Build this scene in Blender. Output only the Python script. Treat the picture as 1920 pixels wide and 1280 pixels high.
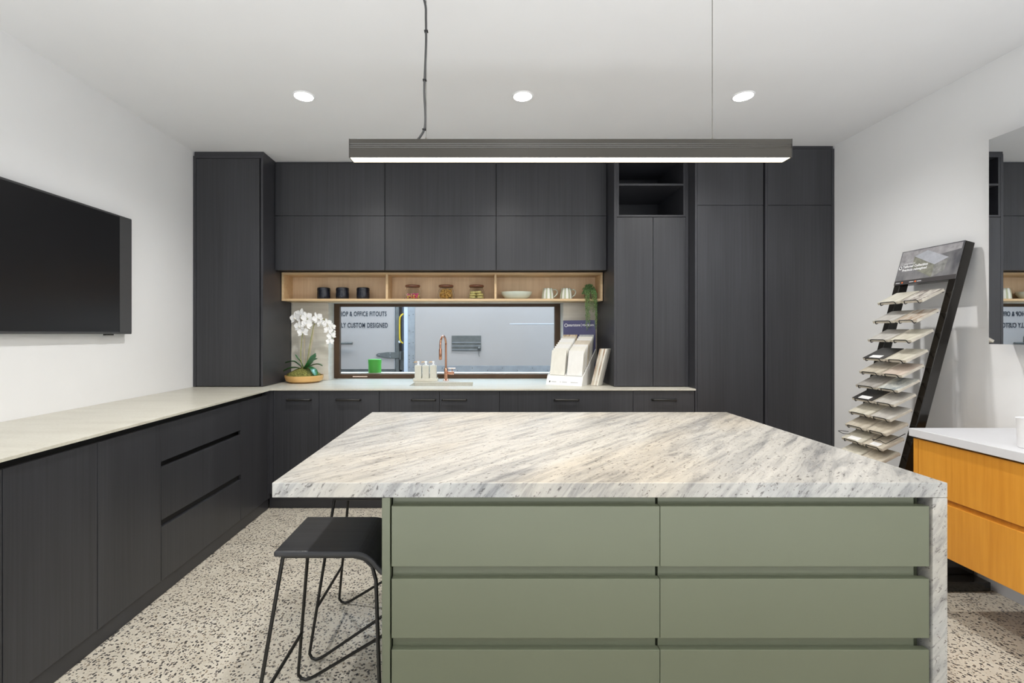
import bpy, bmesh, math, random
from mathutils import Vector, Matrix
from math import sin, cos, pi, radians

for o in list(bpy.data.objects): bpy.data.objects.remove(o, do_unlink=True)
S = bpy.context.scene
COL = S.collection
random.seed(7)

# ------------------------------------------------------------------ camera
CAMZ = 1.32
cd = bpy.data.cameras.new('camera')
cam = bpy.data.objects.new('camera', cd); COL.objects.link(cam)
cam.location = (0, 0, CAMZ); cam.rotation_euler = (pi/2, 0, 0)
cd.sensor_width = 36; cd.lens = 36*880/1920
cd.shift_x = 55/1920; cd.shift_y = -14/1920
cd.clip_start = 0.02; cd.clip_end = 100
S.camera = cam

# ------------------------------------------------------------------ world, exposure
W = bpy.data.worlds.new('world'); S.world = W; W.use_nodes = True
bgn = W.node_tree.nodes['Background']
bgn.inputs[0].default_value = (0.70, 0.84, 1.0, 1); bgn.inputs[1].default_value = 0.12
vs = S.view_settings
vs.view_transform = 'Standard'; vs.look = 'None'; vs.exposure = 0.0; vs.gamma = 1; vs.use_curve_mapping = False

# room dimensions
XL, XR, YB, YF, ZC = -2.246, 2.645, 4.20, -3.2, 2.735

# ------------------------------------------------------------------ lights
def area(name, loc, rot, sx, sy, power, color, spread=180):
    l = bpy.data.lights.new(name, 'AREA'); l.shape = 'RECTANGLE'; l.size = sx; l.size_y = sy
    l.energy = power; l.color = color; l.spread = radians(spread)
    o = bpy.data.objects.new(name, l); COL.objects.link(o); o.location = loc; o.rotation_euler = rot
    return o
# daylight entering by the wide shopfront behind the camera
area('shopfront_daylight', (0.2, YF+0.06, 1.5), (pi/2, 0, 0), 4.4, 2.3, 20, (0.90, 0.95, 1.0))
# added unseen fill near the floor, facing up to brighten the ceiling
area('added_ceiling_fill', (0.2, -1.35, 0.25), (pi-radians(8), 0, 0), 4.6, 2.6, 160, (0.92, 0.955, 1.0), 150)
# added lamp for bluish daylight through the window; lights worktop, not truck
area('added_blue_window_fill', (-0.3, 5.45, 2.55), (radians(-52), 0, 0), 4.4, 0.5, 150, (0.50, 0.74, 1.0))
area('workshop_highbay', (-0.2, 4.9, 3.9), (radians(18), 0, 0), 5.0, 0.6, 60, (1.0, 0.90, 0.80))

# ------------------------------------------------------------------ materials
MATS = {}
def new_mat(name):
    m = bpy.data.materials.new(name); m.use_nodes = True
    nt = m.node_tree; b = nt.nodes['Principled BSDF']
    MATS[name] = m
    return m, nt, b
def N(nt, t, **kw):
    n = nt.nodes.new(t)
    for k, v in kw.items(): setattr(n, k, v)
    return n
def setin(n, **kw):
    for k, v in kw.items(): n.inputs[k.replace('_', ' ')].default_value = v
def ramp(nt, fac, stops, interp='LINEAR'):
    r = nt.nodes.new('ShaderNodeValToRGB'); r.color_ramp.interpolation = interp
    e = r.color_ramp.elements
    while len(e) > 1: e.remove(e[-1])
    e[0].position = stops[0][0]; e[0].color = (*stops[0][1], 1)
    for p, c in stops[1:]:
        x = e.new(p); x.color = (*c, 1)
    nt.links.new(fac, r.inputs[0]); return r.outputs[0]
def mixc(nt, fac, a, b, mode='MIX'):
    m = nt.nodes.new('ShaderNodeMix'); m.data_type = 'RGBA'; m.blend_type = mode
    if hasattr(fac, 'links') or hasattr(fac, 'is_linked'): nt.links.new(fac, m.inputs[0])
    else: m.inputs[0].default_value = fac
    for s, i in ((a, 6), (b, 7)):
        if hasattr(s, 'is_linked'): nt.links.new(s, m.inputs[i])
        else: m.inputs[i].default_value = (*s, 1)
    return m.outputs[2]
def coords(nt, scale=(1, 1, 1), rot=(0, 0, 0), kind='Object'):
    tc = nt.nodes.new('ShaderNodeTexCoord'); mp = nt.nodes.new('ShaderNodeMapping')
    mp.inputs['Scale'].default_value = scale; mp.inputs['Rotation'].default_value = rot
    nt.links.new(tc.outputs[kind], mp.inputs[0]); return mp.outputs[0]
def noise(nt, vec, scale, detail=4, rough=0.55, dist=0):
    n = nt.nodes.new('ShaderNodeTexNoise'); n.inputs['Scale'].default_value = scale
    n.inputs['Detail'].default_value = detail; n.inputs['Roughness'].default_value = rough
    n.inputs['Distortion'].default_value = dist
    nt.links.new(vec, n.inputs['Vector']); return n.outputs['Fac']
def bump(nt, b, h, strength=0.2, dist=0.002):
    n = nt.nodes.new('ShaderNodeBump'); n.inputs['Strength'].default_value = strength
    n.inputs['Distance'].default_value = dist
    nt.links.new(h, n.inputs['Height']); nt.links.new(n.outputs[0], b.inputs['Normal'])

def plain(name, c, rough=0.5, metal=0, var=0.06, scale=12, bmp=0, **kw):
    m, nt, b = new_mat(name)
    v = coords(nt); f = noise(nt, v, scale)
    lo = tuple(x*(1-var) for x in c); hi = tuple(min(1, x*(1+var)) for x in c)
    nt.links.new(ramp(nt, f, [(0.3, lo), (0.7, hi)]), b.inputs['Base Color'])
    b.inputs['Roughness'].default_value = rough; b.inputs['Metallic'].default_value = metal
    for k, x in kw.items(): b.inputs[k.replace('_', ' ')].default_value = x
    if bmp: bump(nt, b, noise(nt, v, scale*20, 3), bmp, 0.001)
    return m
def wood(name, c1, c2, scale=(60, 60, 1.6), rough=0.45, bmp=0.15, knots=0.0, spec=0.5, big=(6, 6, .5)):
    m, nt, b = new_mat(name)
    f = noise(nt, coords(nt, scale), 1.0, 5, 0.65)
    g = noise(nt, coords(nt, big), 1.0, 3, 0.5, 0.6)
    col = ramp(nt, f, [(0.28, c1), (0.72, c2)])
    mid = tuple((x+y)/2 for x, y in zip(c1, c2))
    col = mixc(nt, 0.35, col, ramp(nt, g, [(0.35, c1), (0.5, mid), (0.65, c2)]))
    nt.links.new(col, b.inputs['Base Color'])
    b.inputs['Roughness'].default_value = rough; b.inputs['Specular IOR Level'].default_value = spec
    if bmp: bump(nt, b, f, bmp, 0.0006)
    return m

M_wall = plain('wall_paint', (0.82, 0.82, 0.82), 0.7, var=0.01, scale=3, bmp=0.03)
M_ceil = plain('ceiling_paint', (0.77, 0.77, 0.775), 0.8, var=0.01, scale=3)
M_black = wood('black_veneer', (0.0215, 0.022, 0.025), (0.046, 0.047, 0.053), (90, 90, 1.3), 0.38, 0.12)
M_black_side = plain('black_laminate', (0.036, 0.0365, 0.042), 0.38, var=0.08, scale=5)
M_dark = plain('matt_black', (0.012, 0.012, 0.012), 0.6)  # even near-black for carcasses, brackets and other dark parts
M_top = None
M_green = plain('sage_paint', (0.134, 0.147, 0.096), 0.42, var=0.015, scale=4)
M_green_d = plain('sage_rail', (0.12, 0.134, 0.083), 0.45, var=0.02, scale=4)
M_oak = wood('oak_board', (0.60, 0.41, 0.21), (0.80, 0.59, 0.36), (3, 40, 40), 0.5, 0.08, big=(1, 5, 5))
M_oak_back = wood('oak_back', (0.64, 0.45, 0.27), (0.82, 0.63, 0.42), (45, 45, 2.5), 0.5, 0.08)
M_orange = wood('honey_timber', (0.56, 0.22, 0.02), (0.74, 0.34, 0.045), (50, 50, 2.2), 0.38, 0.06, big=(7, 7, .8))
M_white = plain('white_stone', (0.62, 0.625, 0.65), 0.35, var=0.015)
M_steel = plain('galvanised_steel', (0.36, 0.345, 0.335), 0.42, 0.35, var=0.12, scale=9)
M_steel_d = plain('dull_steel', (0.17, 0.16, 0.14), 0.4, 0.5, var=0.15, scale=14)
M_truck = plain('truck_panel', (0.46, 0.385, 0.335), 0.22, var=0.02, scale=2)
M_bronze = plain('bronze_frame', (0.075, 0.040, 0.018), 0.38, 0.3, var=0.1)
M_copper = plain('rose_copper', (0.66, 0.34, 0.22), 0.16, 1.0, var=0.04)
M_rod = plain('black_rod', (0.018, 0.017, 0.015), 0.38, 0.2, var=0.1)
M_seat = wood('black_ash', (0.010, 0.011, 0.013), (0.036, 0.037, 0.040), (2.4, 55, 55), 0.36, 0.35, big=(1.2, 9, 9))
M_pend = plain('pendant_aluminium', (0.026, 0.022, 0.015), 0.32, 0.0, var=0.02)
M_cream = plain('cream_ceramic', (0.66, 0.64, 0.55), 0.35, var=0.04)
M_canister = plain('navy_black_glaze', (0.012, 0.014, 0.022), 0.22, var=0.2)
M_wlid = wood('walnut_lid', (0.16, 0.06, 0.03), (0.30, 0.13, 0.07), (30, 30, 30), 0.4)
M_celadon = plain('celadon_glaze', (0.58, 0.63, 0.54), 0.25, var=0.06)
M_bamboo = wood('bamboo_dish', (0.62, 0.34, 0.10), (0.80, 0.50, 0.20), (8, 8, 40), 0.4)
M_petal = plain('white_petal', (0.88, 0.88, 0.87), 0.5, var=0.03)
M_leaf = plain('orchid_leaf', (0.02, 0.13, 0.03), 0.3, var=0.35, scale=20)
M_vine = plain('string_vine', (0.14, 0.27, 0.10), 0.5, var=0.75, scale=120)
M_stem = plain('flower_stem', (0.35, 0.36, 0.08), 0.5, var=0.25, scale=40)
M_stake = plain('pale_stake', (0.62, 0.50, 0.28), 0.6)
M_moss = plain('dry_moss', (0.20, 0.20, 0.05), 0.9, var=0.6, scale=90, bmp=0.8)
M_yellow = plain('yellow_plastic', (0.72, 0.47, 0.02), 0.4)
M_tin = plain('green_tin', (0.10, 0.50, 0.07), 0.35, var=0.05)
M_tvblk = plain('tv_bezel_and_reflection', (0.065, 0.065, 0.067), 0.32, var=0.03)
M_screen = plain('tv_screen', (0.010, 0.010, 0.011), 0.28, var=0.02)
M_gloss = plain('gloss_black', (0.012, 0.010, 0.008), 0.12, var=0.05)
M_card = plain('white_card', (0.76, 0.76, 0.73), 0.45, var=0.015)
M_navy = plain('navy_print', (0.075, 0.075, 0.17), 0.4, var=0.03)
M_ink = plain('black_ink', (0.03, 0.03, 0.035), 0.5)
M_inkw = plain('white_ink', (0.85, 0.85, 0.86), 0.5)
M_red = plain('orange_red_ink', (0.75, 0.16, 0.04), 0.5)
M_conc = plain('grey_concrete', (0.36, 0.35, 0.33), 0.8, var=0.15, scale=6)
M_skirt = plain('grey_skirting', (0.50, 0.51, 0.53), 0.45, var=0.02)
M_cable = plain('black_cable', (0.05, 0.05, 0.05), 0.45)
M_paper = plain('paper_label', (0.80, 0.80, 0.80), 0.5)
M_sky = plain('inner_truck_blue', (0.42, 0.46, 0.58), 0.5)

def m_glass(name, tint=(1, 1, 1), rough=0.0):
    m, nt, b = new_mat(name)
    b.inputs['Base Color'].default_value = (*tint, 1); b.inputs['Roughness'].default_value = rough
    b.inputs['Transmission Weight'].default_value = 1; b.inputs['IOR'].default_value = 1.03
    return m
M_pane = m_glass('window_glass', (0.96, 0.97, 0.97))
M_jar = m_glass('jar_glass', (0.97, 0.98, 0.98)); M_jar.node_tree.nodes['Principled BSDF'].inputs['IOR'].default_value = 1.10
m, nt, b = new_mat('mirror'); M_mirror = m
b.inputs['Base Color'].default_value = (0.80, 0.82, 0.84, 1); b.inputs['Metallic'].default_value = 1; b.inputs['Roughness'].default_value = 0.01

def emis(name, c, s):
    m, nt, b = new_mat(name)
    b.inputs['Base Color'].default_value = (*c, 1)
    b.inputs['Emission Color'].default_value = (*c, 1); b.inputs['Emission Strength'].default_value = s
    return m
M_led = emis('warm_led_diffuser', (1.0, 0.86, 0.62), 9)
M_lamp = emis('downlight_lens', (1.0, 0.98, 0.95), 30)

# porcelain worktop
m, nt, b = new_mat('porcelain'); M_top = m
f = noise(nt, coords(nt, (1, 6, 6)), 2.0, 4, 0.6); g = noise(nt, coords(nt), 90, 2)
c = ramp(nt, f, [(0.35, (0.50, 0.475, 0.40)), (0.65, (0.60, 0.58, 0.50))])
nt.links.new(mixc(nt, 0.25, c, ramp(nt, g, [(0.4, (0.46, 0.44, 0.37)), (0.6, (0.62, 0.60, 0.52))])), b.inputs['Base Color'])
b.inputs['Roughness'].default_value = 0.33
# splashback: same porcelain, streaks horizontal
m, nt, b = new_mat('splashback_porcelain'); M_splash = m
f = noise(nt, coords(nt, (1.2, 1, 14)), 2.0, 4, 0.6)
nt.links.new(ramp(nt, f, [(0.35, (0.66, 0.615, 0.53)), (0.65, (0.78, 0.74, 0.66))]), b.inputs['Base Color'])
b.inputs['Roughness'].default_value = 0.35

# granite: stretched diagonal streaks + specks
m, nt, b = new_mat('granite'); M_granite = m
tc = N(nt, 'ShaderNodeTexCoord')
d = Vector((0.67, 0.74, 0.0)).normalized(); a = d.cross(Vector((0.60, 0, 0.80))).normalized(); bb = a.cross(d).normalized()
def stretched(sa, sb, sd):
    outs = []
    for ax, sc in ((a, sa), (bb, sb), (d, sd)):
        n = N(nt, 'ShaderNodeVectorMath', operation='DOT_PRODUCT'); n.inputs[1].default_value = ax*sc
        nt.links.new(tc.outputs['Object'], n.inputs[0]); outs.append(n.outputs['Value'])
    cmb = N(nt, 'ShaderNodeCombineXYZ')
    for i in range(3): nt.links.new(outs[i], cmb.inputs[i])
    return cmb.outputs[0]
s1 = noise(nt, stretched(11, 1.6, 0.9), 1.0, 8, 0.62, 0.5)
s2 = noise(nt, stretched(42, 7, 4), 1.0, 8, 0.66, 0.6)
s3 = noise(nt, stretched(130, 50, 35), 1.0, 5, 0.7, 0.4)
s4 = noise(nt, stretched(2.0, 2.0, 0.8), 1.0, 3, 0.5, 0.4)
base = ramp(nt, s1, [(0.33, (0.24, 0.245, 0.25)), (0.43, (0.43, 0.43, 0.42)), (0.52, (0.58, 0.57, 0.54)), (0.66, (0.68, 0.665, 0.62))])
fine = ramp(nt, s2, [(0.33, (0.14, 0.145, 0.15)), (0.43, (0.38, 0.38, 0.375)), (0.51, (0.60, 0.59, 0.56)), (0.64, (0.72, 0.71, 0.67))])
c = mixc(nt, 0.50, base, fine)
warm = ramp(nt, s4, [(0.45, (1, 1, 1)), (0.66, (1.0, 0.93, 0.83))])
c = mixc(nt, 1.0, c, warm, 'MULTIPLY')
specks = ramp(nt, s3, [(0.35, (0.20, 0.18, 0.18)), (0.43, (1, 1, 1))])
c = mixc(nt, 0.85, c, specks, 'MULTIPLY'); c = mixc(nt, 1.0, c, (0.70, 0.70, 0.695), 'MULTIPLY')
vor = N(nt, 'ShaderNodeTexVoronoi'); vor.inputs['Scale'].default_value = 70
nt.links.new(tc.outputs['Object'], vor.inputs['Vector'])
sp = ramp(nt, vor.outputs['Distance'], [(0.10, (0.30, 0.22, 0.20)), (0.17, (1, 1, 1))])
gate = ramp(nt, noise(nt, stretched(5, 5, 3), 1.0, 2), [(0.50, (1, 1, 1)), (0.58, (0.2, 0.2, 0.2))])
inv = N(nt, 'ShaderNodeInvert'); nt.links.new(gate, inv.inputs[1])
c = mixc(nt, inv.outputs[0], c, mixc(nt, 1.0, c, sp, 'MULTIPLY'))
nt.links.new(c, b.inputs['Base Color']); b.inputs['Roughness'].default_value = 0.30

# terrazzo / exposed aggregate floor
m, nt, b = new_mat('polished_aggregate'); M_floor = m
v = coords(nt, (1, 1, 1))
wob = N(nt, 'ShaderNodeTexNoise'); wob.inputs['Scale'].default_value = 40; nt.links.new(v, wob.inputs['Vector'])
vm = N(nt, 'ShaderNodeVectorMath', operation='MULTIPLY_ADD'); vm.inputs[1].default_value = (0.014,)*3
nt.links.new(wob.outputs['Color'], vm.inputs[0]); nt.links.new(v, vm.inputs[2])
c = ramp(nt, noise(nt, v, 9, 5), [(0.3, (0.52, 0.475, 0.39)), (0.7, (0.64, 0.595, 0.50))])
for sc, th, cols in ((75, 0.42, [(0.0, (0.06, 0.058, 0.055)), (0.24, (0.13, 0.12, 0.11)), (0.42, (0.27, 0.24, 0.20)), (0.60, None)]),
                     (120, 0.42, [(0.0, (0.62, 0.58, 0.48)), (0.16, (0.30, 0.24, 0.17)), (0.30, (0.09, 0.085, 0.08)), (0.45, None)])):
    vo = N(nt, 'ShaderNodeTexVoronoi'); vo.inputs['Scale'].default_value = sc
    nt.links.new(vm.outputs[0], vo.inputs['Vector'])
    sep = N(nt, 'ShaderNodeSeparateColor'); nt.links.new(vo.outputs['Color'], sep.inputs[0])
    stone = ramp(nt, sep.outputs[0], [(p, q if q else (0.5, 0.46, 0.38)) for p, q in cols], 'CONSTANT')
    g1 = N(nt, 'ShaderNodeMath', operation='LESS_THAN'); g1.inputs[1].default_value = cols[-1][0]; nt.links.new(sep.outputs[0], g1.inputs[0])
    g2 = N(nt, 'ShaderNodeMath', operation='LESS_THAN'); g2.inputs[1].default_value = th; nt.links.new(vo.outputs['Distance'], g2.inputs[0])
    g3 = N(nt, 'ShaderNodeMath', operation='MULTIPLY'); nt.links.new(g1.outputs[0], g3.inputs[0]); nt.links.new(g2.outputs[0], g3.inputs[1])
    c = mixc(nt, g3.outputs[0], c, stone)
nt.links.new(c, b.inputs['Base Color']); b.inputs['Roughness'].default_value = 0.34

# ------------------------------------------------------------------ mesh builder
class MB:
    def __init__(s): s.bm = bmesh.new()
    def box(s, x0, x1, y0, y1, z0, z1):
        v = [s.bm.verts.new(p) for p in ((x0,y0,z0),(x1,y0,z0),(x1,y1,z0),(x0,y1,z0),(x0,y0,z1),(x1,y0,z1),(x1,y1,z1),(x0,y1,z1))]
        for f in ((0,3,2,1),(4,5,6,7),(0,1,5,4),(1,2,6,5),(2,3,7,6),(3,0,4,7)): s.bm.faces.new([v[i] for i in f])
        return s
    def lathe(s, prof, c=(0,0,0), seg=32, axis='Z', sx=1, sy=1):
        rings = []
        for r, h in prof:
            ring = []
            for i in range(seg):
                t = 2*pi*i/seg
                if r < 1e-6 and i > 0: ring.append(ring[0]); continue
                p = (r*cos(t)*sx, r*sin(t)*sy, h)
                if axis == 'X': p = (h, r*cos(t), r*sin(t))
                if axis == 'Y': p = (r*cos(t), h, r*sin(t))
                ring.append(s.bm.verts.new((c[0]+p[0], c[1]+p[1], c[2]+p[2])))
            rings.append(ring)
        for A, B in zip(rings, rings[1:]):
            for i in range(seg):
                j = (i+1) % seg
                f = []
                for q in (A[i], A[j], B[j], B[i]):
                    if q not in f: f.append(q)
                if len(f) > 2:
                    try: s.bm.faces.new(f)
                    except ValueError: pass
        for R in (rings[0], rings[-1]):
            if len(set(R)) > 2:
                try: s.bm.faces.new(R)
                except ValueError: pass
        return s
    def cyl(s, p, q, r, seg=16, r2=None):
        return s.tube([p, q], r, seg, r2)
    def tube(s, pts, r, seg=10, r2=None, closed=False):
        pts = [Vector(p) for p in pts]; n = len(pts); rings = []
        up = None
        for i, p in enumerate(pts):
            if closed: t = pts[(i+1) % n]-pts[i-1]
            elif i == 0: t = pts[1]-pts[0]
            elif i == n-1: t = pts[-1]-pts[-2]
            else: t = (pts[i+1]-p).normalized()+(p-pts[i-1]).normalized()
            t.normalize()
            if up is None: up = t.orthogonal().normalized()
            u = (up-t*up.dot(t)).normalized(); up = u; w = t.cross(u)
            rr = r if r2 is None else r+(r2-r)*i/max(1, n-1)
            if 0 < i < n-1 or closed:
                A = (pts[i]-pts[i-1]).normalized()
                k = max(0.5, abs(A.dot(t))); 
            rings.append([s.bm.verts.new(p+(u*cos(2*pi*j/seg)+w*sin(2*pi*j/seg))*rr) for j in range(seg)])
        pairs = list(zip(rings, rings[1:]))
        if closed: pairs.append((rings[-1], rings[0]))
        for A, B in pairs:
            for j in range(seg): s.bm.faces.new((A[j], A[(j+1) % seg], B[(j+1) % seg], B[j]))
        if not closed: s.bm.faces.new(rings[0][::-1]); s.bm.faces.new(rings[-1])
        return s
    def prism(s, poly, axis, a0, a1):
        def P(q, h):
            return {'X': (h, q[0], q[1]), 'Y': (q[0], h, q[1]), 'Z': (q[0], q[1], h)}[axis]
        A = [s.bm.verts.new(P(q, a0)) for q in poly]; B = [s.bm.verts.new(P(q, a1)) for q in poly]
        n = len(poly); s.bm.faces.new(A); s.bm.faces.new(B[::-1])
        for i in range(n): s.bm.faces.new((A[i], B[i], B[(i+1) % n], A[(i+1) % n]))
        return s
    def ball(s, c, r, u=12, v=8, sq=(1,1,1)):
        mt = Matrix.Translation(c) @ Matrix.Diagonal((*sq, 1))
        bmesh.ops.create_uvsphere(s.bm, u_segments=u, v_segments=v, radius=r, matrix=mt); return s
    def quad(s, pts):
        s.bm.faces.new([s.bm.verts.new(p) for p in pts]); return s
    def xform(s, M): s.bm.transform(M); return s

ORG = {}
def org(o):
    return ORG.get(o.name, Vector((0, 0, 0)))
def tag(o, label=None, cat=None, group=None, kind=None):
    if label: o['label'] = label
    if cat: o['category'] = cat
    if group: o['group'] = group
    if kind: o['kind'] = kind
    return o
def build(name, mb, mat, parent=None, bevel=0, smooth=False, label=None, seg=2):
    bm = mb.bm
    bmesh.ops.recalc_face_normals(bm, faces=bm.faces)
    if parent is not None: L = org(parent)
    else:
        xs = [v.co for v in bm.verts]
        L = Vector(((min(v.x for v in xs)+max(v.x for v in xs))/2, (min(v.y for v in xs)+max(v.y for v in xs))/2, min(v.z for v in xs)))
    bm.transform(Matrix.Translation(-L))
    me = bpy.data.meshes.new(name); bm.to_mesh(me); bm.free()
    me.materials.append(mat)
    if smooth:
        for p in me.polygons: p.use_smooth = True
        me.set_sharp_from_angle(angle=radians(38))
    o = bpy.data.objects.new(name, me); COL.objects.link(o)
    if parent is not None: o.parent = parent; ORG[o.name] = L.copy()
    else: o.location = L; ORG[o.name] = L.copy()
    if bevel:
        md = o.modifiers.new('bevel', 'BEVEL'); md.width = bevel; md.segments = seg; md.limit_method = 'ANGLE'; md.angle_limit = radians(40)
        if not smooth: md.harden_normals = False
    if label: o['label'] = label
    return o
def empty(name, loc, label, cat, group=None):
    o = bpy.data.objects.new(name, None); COL.objects.link(o); o.location = loc; o.empty_display_size = 0.05
    ORG[o.name] = Vector(loc); return tag(o, label, cat, group)
def box(*a): return MB().box(*a)
def struct(name, mb, mat, bevel=0):
    return tag(build(name, mb, mat, None, bevel), kind='structure')
def copy_tree(o, parent=None):
    c = o.copy(); COL.objects.link(c); c.parent = parent
    for ch in list(o.children): copy_tree(ch, c)
    return c
def text(body, size, M, mat, parent, name='lettering', xs=1.0, ext=0.0008, align='LEFT', bold=0.0, fit=None):
    cu = bpy.data.curves.new('t', 'FONT'); cu.body = body; cu.size = size; cu.extrude = ext; cu.align_x = align; cu.offset = bold; cu.space_character = 1.12
    to = bpy.data.objects.new('t', cu); COL.objects.link(to); bpy.context.view_layer.update()
    dg = bpy.context.evaluated_depsgraph_get()
    me = bpy.data.meshes.new_from_object(to.evaluated_get(dg)); bpy.data.objects.remove(to, do_unlink=True)
    bm = bmesh.new(); bm.from_mesh(me); bpy.data.meshes.remove(me)
    if fit:     # width and capital height in metres
        vx = [v.co.x for v in bm.verts]; vy = [v.co.y for v in bm.verts]
        M = M @ Matrix.Diagonal((fit[0]/(max(vx)-min(vx)), fit[1]/(max(vy)-min(vy)), 1, 1)) @ Matrix.Translation((-min(vx), -min(vy), 0)); xs = 1
    bm.transform(M @ Matrix.Diagonal((xs, 1, 1, 1)))
    mb = MB(); mb.bm.free(); mb.bm = bm
    return build(name, mb, mat, parent)
def frame(o, ex, ey, ez):
    return Matrix((( ex[0], ey[0], ez[0], o[0]), (ex[1], ey[1], ez[1], o[1]), (ex[2], ey[2], ez[2], o[2]), (0, 0, 0, 1)))
def arc(c, r, a0, a1, n, plane='XZ'):
    out = []
    for i in range(n+1):
        t = radians(a0+(a1-a0)*i/n)
        if plane == 'XZ': out.append((c[0]+r*cos(t), c[1], c[2]+r*sin(t)))
        if plane == 'YZ': out.append((c[0], c[1]+r*cos(t), c[2]+r*sin(t)))
        if plane == 'XY': out.append((c[0]+r*cos(t), c[1]+r*sin(t), c[2]))
    return out

# ------------------------------------------------------------------ room shell
struct('floor', box(XL-0.2, XR+0.2, YF-0.2, YB+0.2, -0.1, 0), M_floor)
struct('ceiling', box(XL-0.2, XR+0.2, YF-0.2, YB+0.2, ZC, ZC+0.1), M_ceil)
struct('wall_left', box(XL-0.15, XL, YF, YB+0.2, 0, ZC), M_wall)
struct('wall_right', box(XR, XR+0.15, YF, YB+0.2, 0, ZC), M_wall)
WX0, WX1, WZ0, WZ1 = -1.37, 0.716, 0.897, 1.60     # window opening
wb = MB()
wb.box(XL, WX0-0.0125, YB, YB+0.2, 0, ZC).box(WX1+0.0125, XR, YB, YB+0.2, 0, ZC).box(WX0-0.0125, WX1+0.0125, YB, YB+0.2, 0, WZ0-0.001).box(WX0-0.0125, WX1+0.0125, YB, YB+0.2, 1.64, ZC)
struct('wall_back', wb, M_wall)
wf = MB()
wf.box(XL, -2.0, YF-0.15, YF, 0, ZC).box(2.4, XR, YF-0.15, YF, 0, ZC).box(-2.0, 2.4, YF-0.15, YF, 2.65, ZC)
struct('wall_front', wf, M_wall)
struct('baseboard_right', box(XR-0.02, XR, YF, 3.50, 0, 0.10), M_skirt, 0.002)
# kitchen window
w1 = empty('window_1', (-0.32, 4.35, 0.91), 'long low bronze framed window above the sink counter', 'window'); w1['kind'] = 'structure'
del w1['category']; del w1['label']
fr = MB(); y0, y1 = 4.32, 4.37
fr.box(-1.37, -1.318, y0, y1, 0.912, 1.64).box(0.664, 0.716, y0, y1, 0.912, 1.64).box(-1.318, 0.664, y0, y1, 0.912, 0.952).box(-1.318, 0.664, y0, y1, 1.572, 1.64)
build('window_frame', fr, M_bronze, w1, 0.003)
build('pane', box(-1.32, 0.666, 4.343, 4.347, 0.950, 1.574), M_pane, w1)
build('sill', box(-1.36, 0.70, 4.40, 4.535, 0.90, 0.955), plain('sill_stone', (0.62, 0.56, 0.47), 0.6), w1, 0.004)
build('frame_strip', box(-1.195, -1.06, 4.312, 4.3195, 0.923, 0.934), plain('pale_pink', (0.70, 0.56, 0.46), 0.5), w1, 0.003, label='pale pinkish strip fixed on the bottom rail')  # thin pale strip on the frame's bottom rail
# stone reveals lining the opening
struct('trim_1', MB().box(WX0-0.012, WX0, YB+0.002, 4.319, 0.911, 1.60).box(WX1, WX1+0.012, YB+0.002, 4.319, 0.911, 1.60).box(WX0, WX1, YB+0.002, 4.319, 1.60, 1.64), M_splash)

# splashback stone
tag(build('splashback', box(-1.699, WX0, 4.17, YB-0.001, 0.911, 1.598), M_splash, None, 0.001), 'beige grey stone splashback left of the kitchen window, behind the orchid', 'splashback')
tag(build('splashback', box(WX1, 1.016, 4.17, YB-0.001, 0.911, 1.598), M_splash, None, 0.001), 'beige grey stone splashback right of the kitchen window, behind the trailing plant', 'splashback')

# shopfront glazing behind the camera
w2 = empty('window_2', (0.2, YF, 0), None, None); w2['kind'] = 'structure'
g = MB()
for x in (-1.97, -0.55, 0.95, 2.37): g.box(x-0.03, x+0.03, YF-0.10, YF-0.03, 0.0, 2.65)
g.box(-2.0, 2.4, YF-0.10, YF-0.03, 2.60, 2.65).box(-2.0, 2.4, YF-0.10, YF-0.03, 0.0, 0.08)
build('window_frame', g, M_dark, w2)

# ------------------------------------------------------------------ worktop (L shaped)
TZ0, TZ1 = 0.897, 0.910
SX0, SX1, SY0, SY1 = -0.580, -0.080, 3.70, 4.00
wt = MB()
def grid_slab(mb, xs, ys, z0, z1, keep):
    V = {}
    def vv(i, j, k):
        if (i, j, k) not in V: V[(i, j, k)] = mb.bm.verts.new((xs[i], ys[j], (z0, z1)[k]))
        return V[(i, j, k)]
    nx, ny = len(xs)-1, len(ys)-1
    K = lambda i, j: 0 <= i < nx and 0 <= j < ny and keep(i, j)
    for i in range(nx):
        for j in range(ny):
            if not K(i, j): continue
            mb.bm.faces.new((vv(i,j,1), vv(i+1,j,1), vv(i+1,j+1,1), vv(i,j+1,1)))
            mb.bm.faces.new((vv(i,j,0), vv(i,j+1,0), vv(i+1,j+1,0), vv(i+1,j,0)))
            if not K(i-1, j): mb.bm.faces.new((vv(i,j,0), vv(i,j,1), vv(i,j+1,1), vv(i,j+1,0)))
            if not K(i+1, j): mb.bm.faces.new((vv(i+1,j,0), vv(i+1,j+1,0), vv(i+1,j+1,1), vv(i+1,j,1)))
            if not K(i, j-1): mb.bm.faces.new((vv(i,j,0), vv(i+1,j,0), vv(i+1,j,1), vv(i,j,1)))
            if not K(i, j+1): mb.bm.faces.new((vv(i,j+1,0), vv(i,j+1,1), vv(i+1,j+1,1), vv(i+1,j+1,0)))
    return mb
xs = [XL+0.001, -1.585, WX0+0.001, SX0, SX1, WX1-0.001, 1.594]; ys = [-0.10, 3.506, SY0, SY1, YB-0.001, 4.319]
def keep(i, j):
    if j == 0: return i == 0
    if j == 4: return 2 <= i <= 4
    if i == 3 and j == 2: return False
    return True
grid_slab(wt, xs, ys, TZ0, TZ1, keep)
tag(build('worktop', wt, M_top, None, 0.0015), 'thin beige porcelain worktop turning the corner along the left and back walls', 'worktop')

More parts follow.
